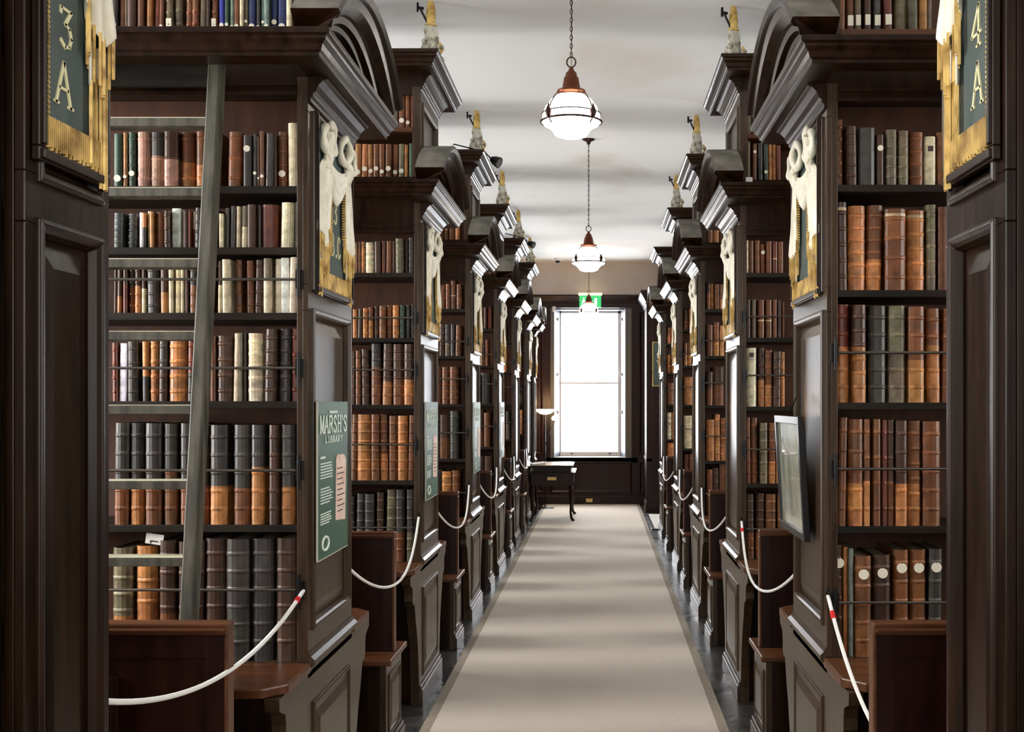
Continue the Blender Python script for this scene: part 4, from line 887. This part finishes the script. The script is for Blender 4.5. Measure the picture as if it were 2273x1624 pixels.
pl = bpy.data.lights.new('floor_lamp_light', 'POINT'); pl.energy = 9; pl.color = (1, .55, .25); pl.shadow_soft_size = .06
po = bpy.data.objects.new('floor_lamp_light', pl); COL.objects.link(po); po.parent = t; po.location = (0, 0, 1.60)
# exit sign
t = thing('exit_sign', 'green lit exit sign with running figure above the end window', 'sign', (wx(1310, 7.5), YW-.1, wz(682, 7.55)))
mb = MB(); mb.box(-.17, .17, -.01, .01, 0, .185); mb.build('sign_panel', 'exitgreen', t)
mb = MB(); mb.box(-.185, .185, -.03, .03, .19, .225); mb.build('lamp_housing', 'exitlamp', t)
mb = MB(); mb.box(.065, .105, -.013, -.010, .04, .145)
for a, b2 in (((-.105, .13), (-.085, .095)), ((-.085, .095), (-.12, .075)), ((-.085, .1), (-.06, .075)), ((-.06, .075), (-.075, .045)), ((-.10, .10), (-.13, .105)), ((-.12, .075), (-.13, .05))):
    dx, dz = b2[0]-a[0], b2[1]-a[1]; l = math.hypot(dx, dz); nx, nz = -dz/l*.007, dx/l*.007
    mb.prism([(a[0]+nx, a[1]+nz), (b2[0]+nx, b2[1]+nz), (b2[0]-nx, b2[1]-nz), (a[0]-nx, a[1]-nz)], -.013, -.010, 'y')
mb.prism([(-.10+.011*math.cos(q*PI/5), .145+.011*math.sin(q*PI/5)) for q in range(10)], -.013, -.010, 'y')
mb.box(-.035, .015, -.013, -.010, .087, .099); mb.prism([(.01, .115), (.045, .093), (.01, .071)], -.013, -.010, 'y')
mb.build('running_figure_pictogram', 'exitwhite', t)
mb = MB(); mb.box(-.025, .025, .0, .03, 0, .08); o = mb.build('junction_box', 'white', None, (wx(1229.5, 7.58), YW-.035, wz(691, 7.58)), bevel=.004); tag(o, 'small white junction box on the panelling left of exit sign', 'box')
t = thing('dome_camera', 'small white ceiling dome camera near the end wall', 'camera', (wx(1238, 7.4), 7.4*P, CEIL))
mb = MB(); mb.lathe([(.0, 0), (.055, 0), (.055, -.03), (.045, -.035), (.0, -.035)], 20); mb.build('housing', 'white', t)
mb = MB(); mb.lathe([(.035, -.035), (.032, -.055), (.018, -.07), (0, -.073)], 16); mb.build('dark_dome', 'frame', t)
t = thing('wall_socket', 'brass double wall socket low on the end wall skirting', 'socket', (wx(1315, 7.55), YW-.033, .03))
mb = MB(); mb.box(-.12, .12, 0, .012, 0, .075); mb.build('plate', 'bronze', t)
mb = MB(); mb.box(-.10, 0, -.006, 0, .01, .065); mb.build('switch_face', 'brass', t)
# little black spotlights on top of the cases
def spot(label, X, y):
    t = thing('clip_spotlight', label, 'lamp', (X, y, 3.425), 0, 'small black spotlights on the bookcase tops')
    mb = MB(); mb.box(-.10, -.02, -.04, .04, 0, .015); mb.tube([(-.06, 0, .01), (.0, 0, .05)], .007, 6); mb.build('clip_base', 'iron', t)
    mb = MB(); mb.tube([(-.12, 0, .01), (-.15, 0, .06), (-.13, 0, .09), (-.05, 0, .07), (.03, 0, .05), (.10, 0, .03), (.15, 0, -.02)], .005, 6); mb.build('flexible_arm', 'iron', t)
    mb = MB(); d = Vector((.6, -.3, -.35)).normalized(); p = Vector((.15, 0, -.02)); mb.tube([tuple(p), tuple(p+d*.03), tuple(p+d*.075)], [.02, .034, .042], 12); h_ = mb.build('spot_head', 'iron', t)
    mb = MB(); mb.tube([tuple(p+d*.074), tuple(p+d*.077)], [.034, .034], 12); mb.build('lens', 'shutter', h_)
spot('small black clip spotlight beside the finial on the third left bookcase', XL-.00, ZL[2]*P+.05)
spot('small black clip spotlight beside the finial on the fifth left bookcase', XL-.00, ZL[4]*P+.05)
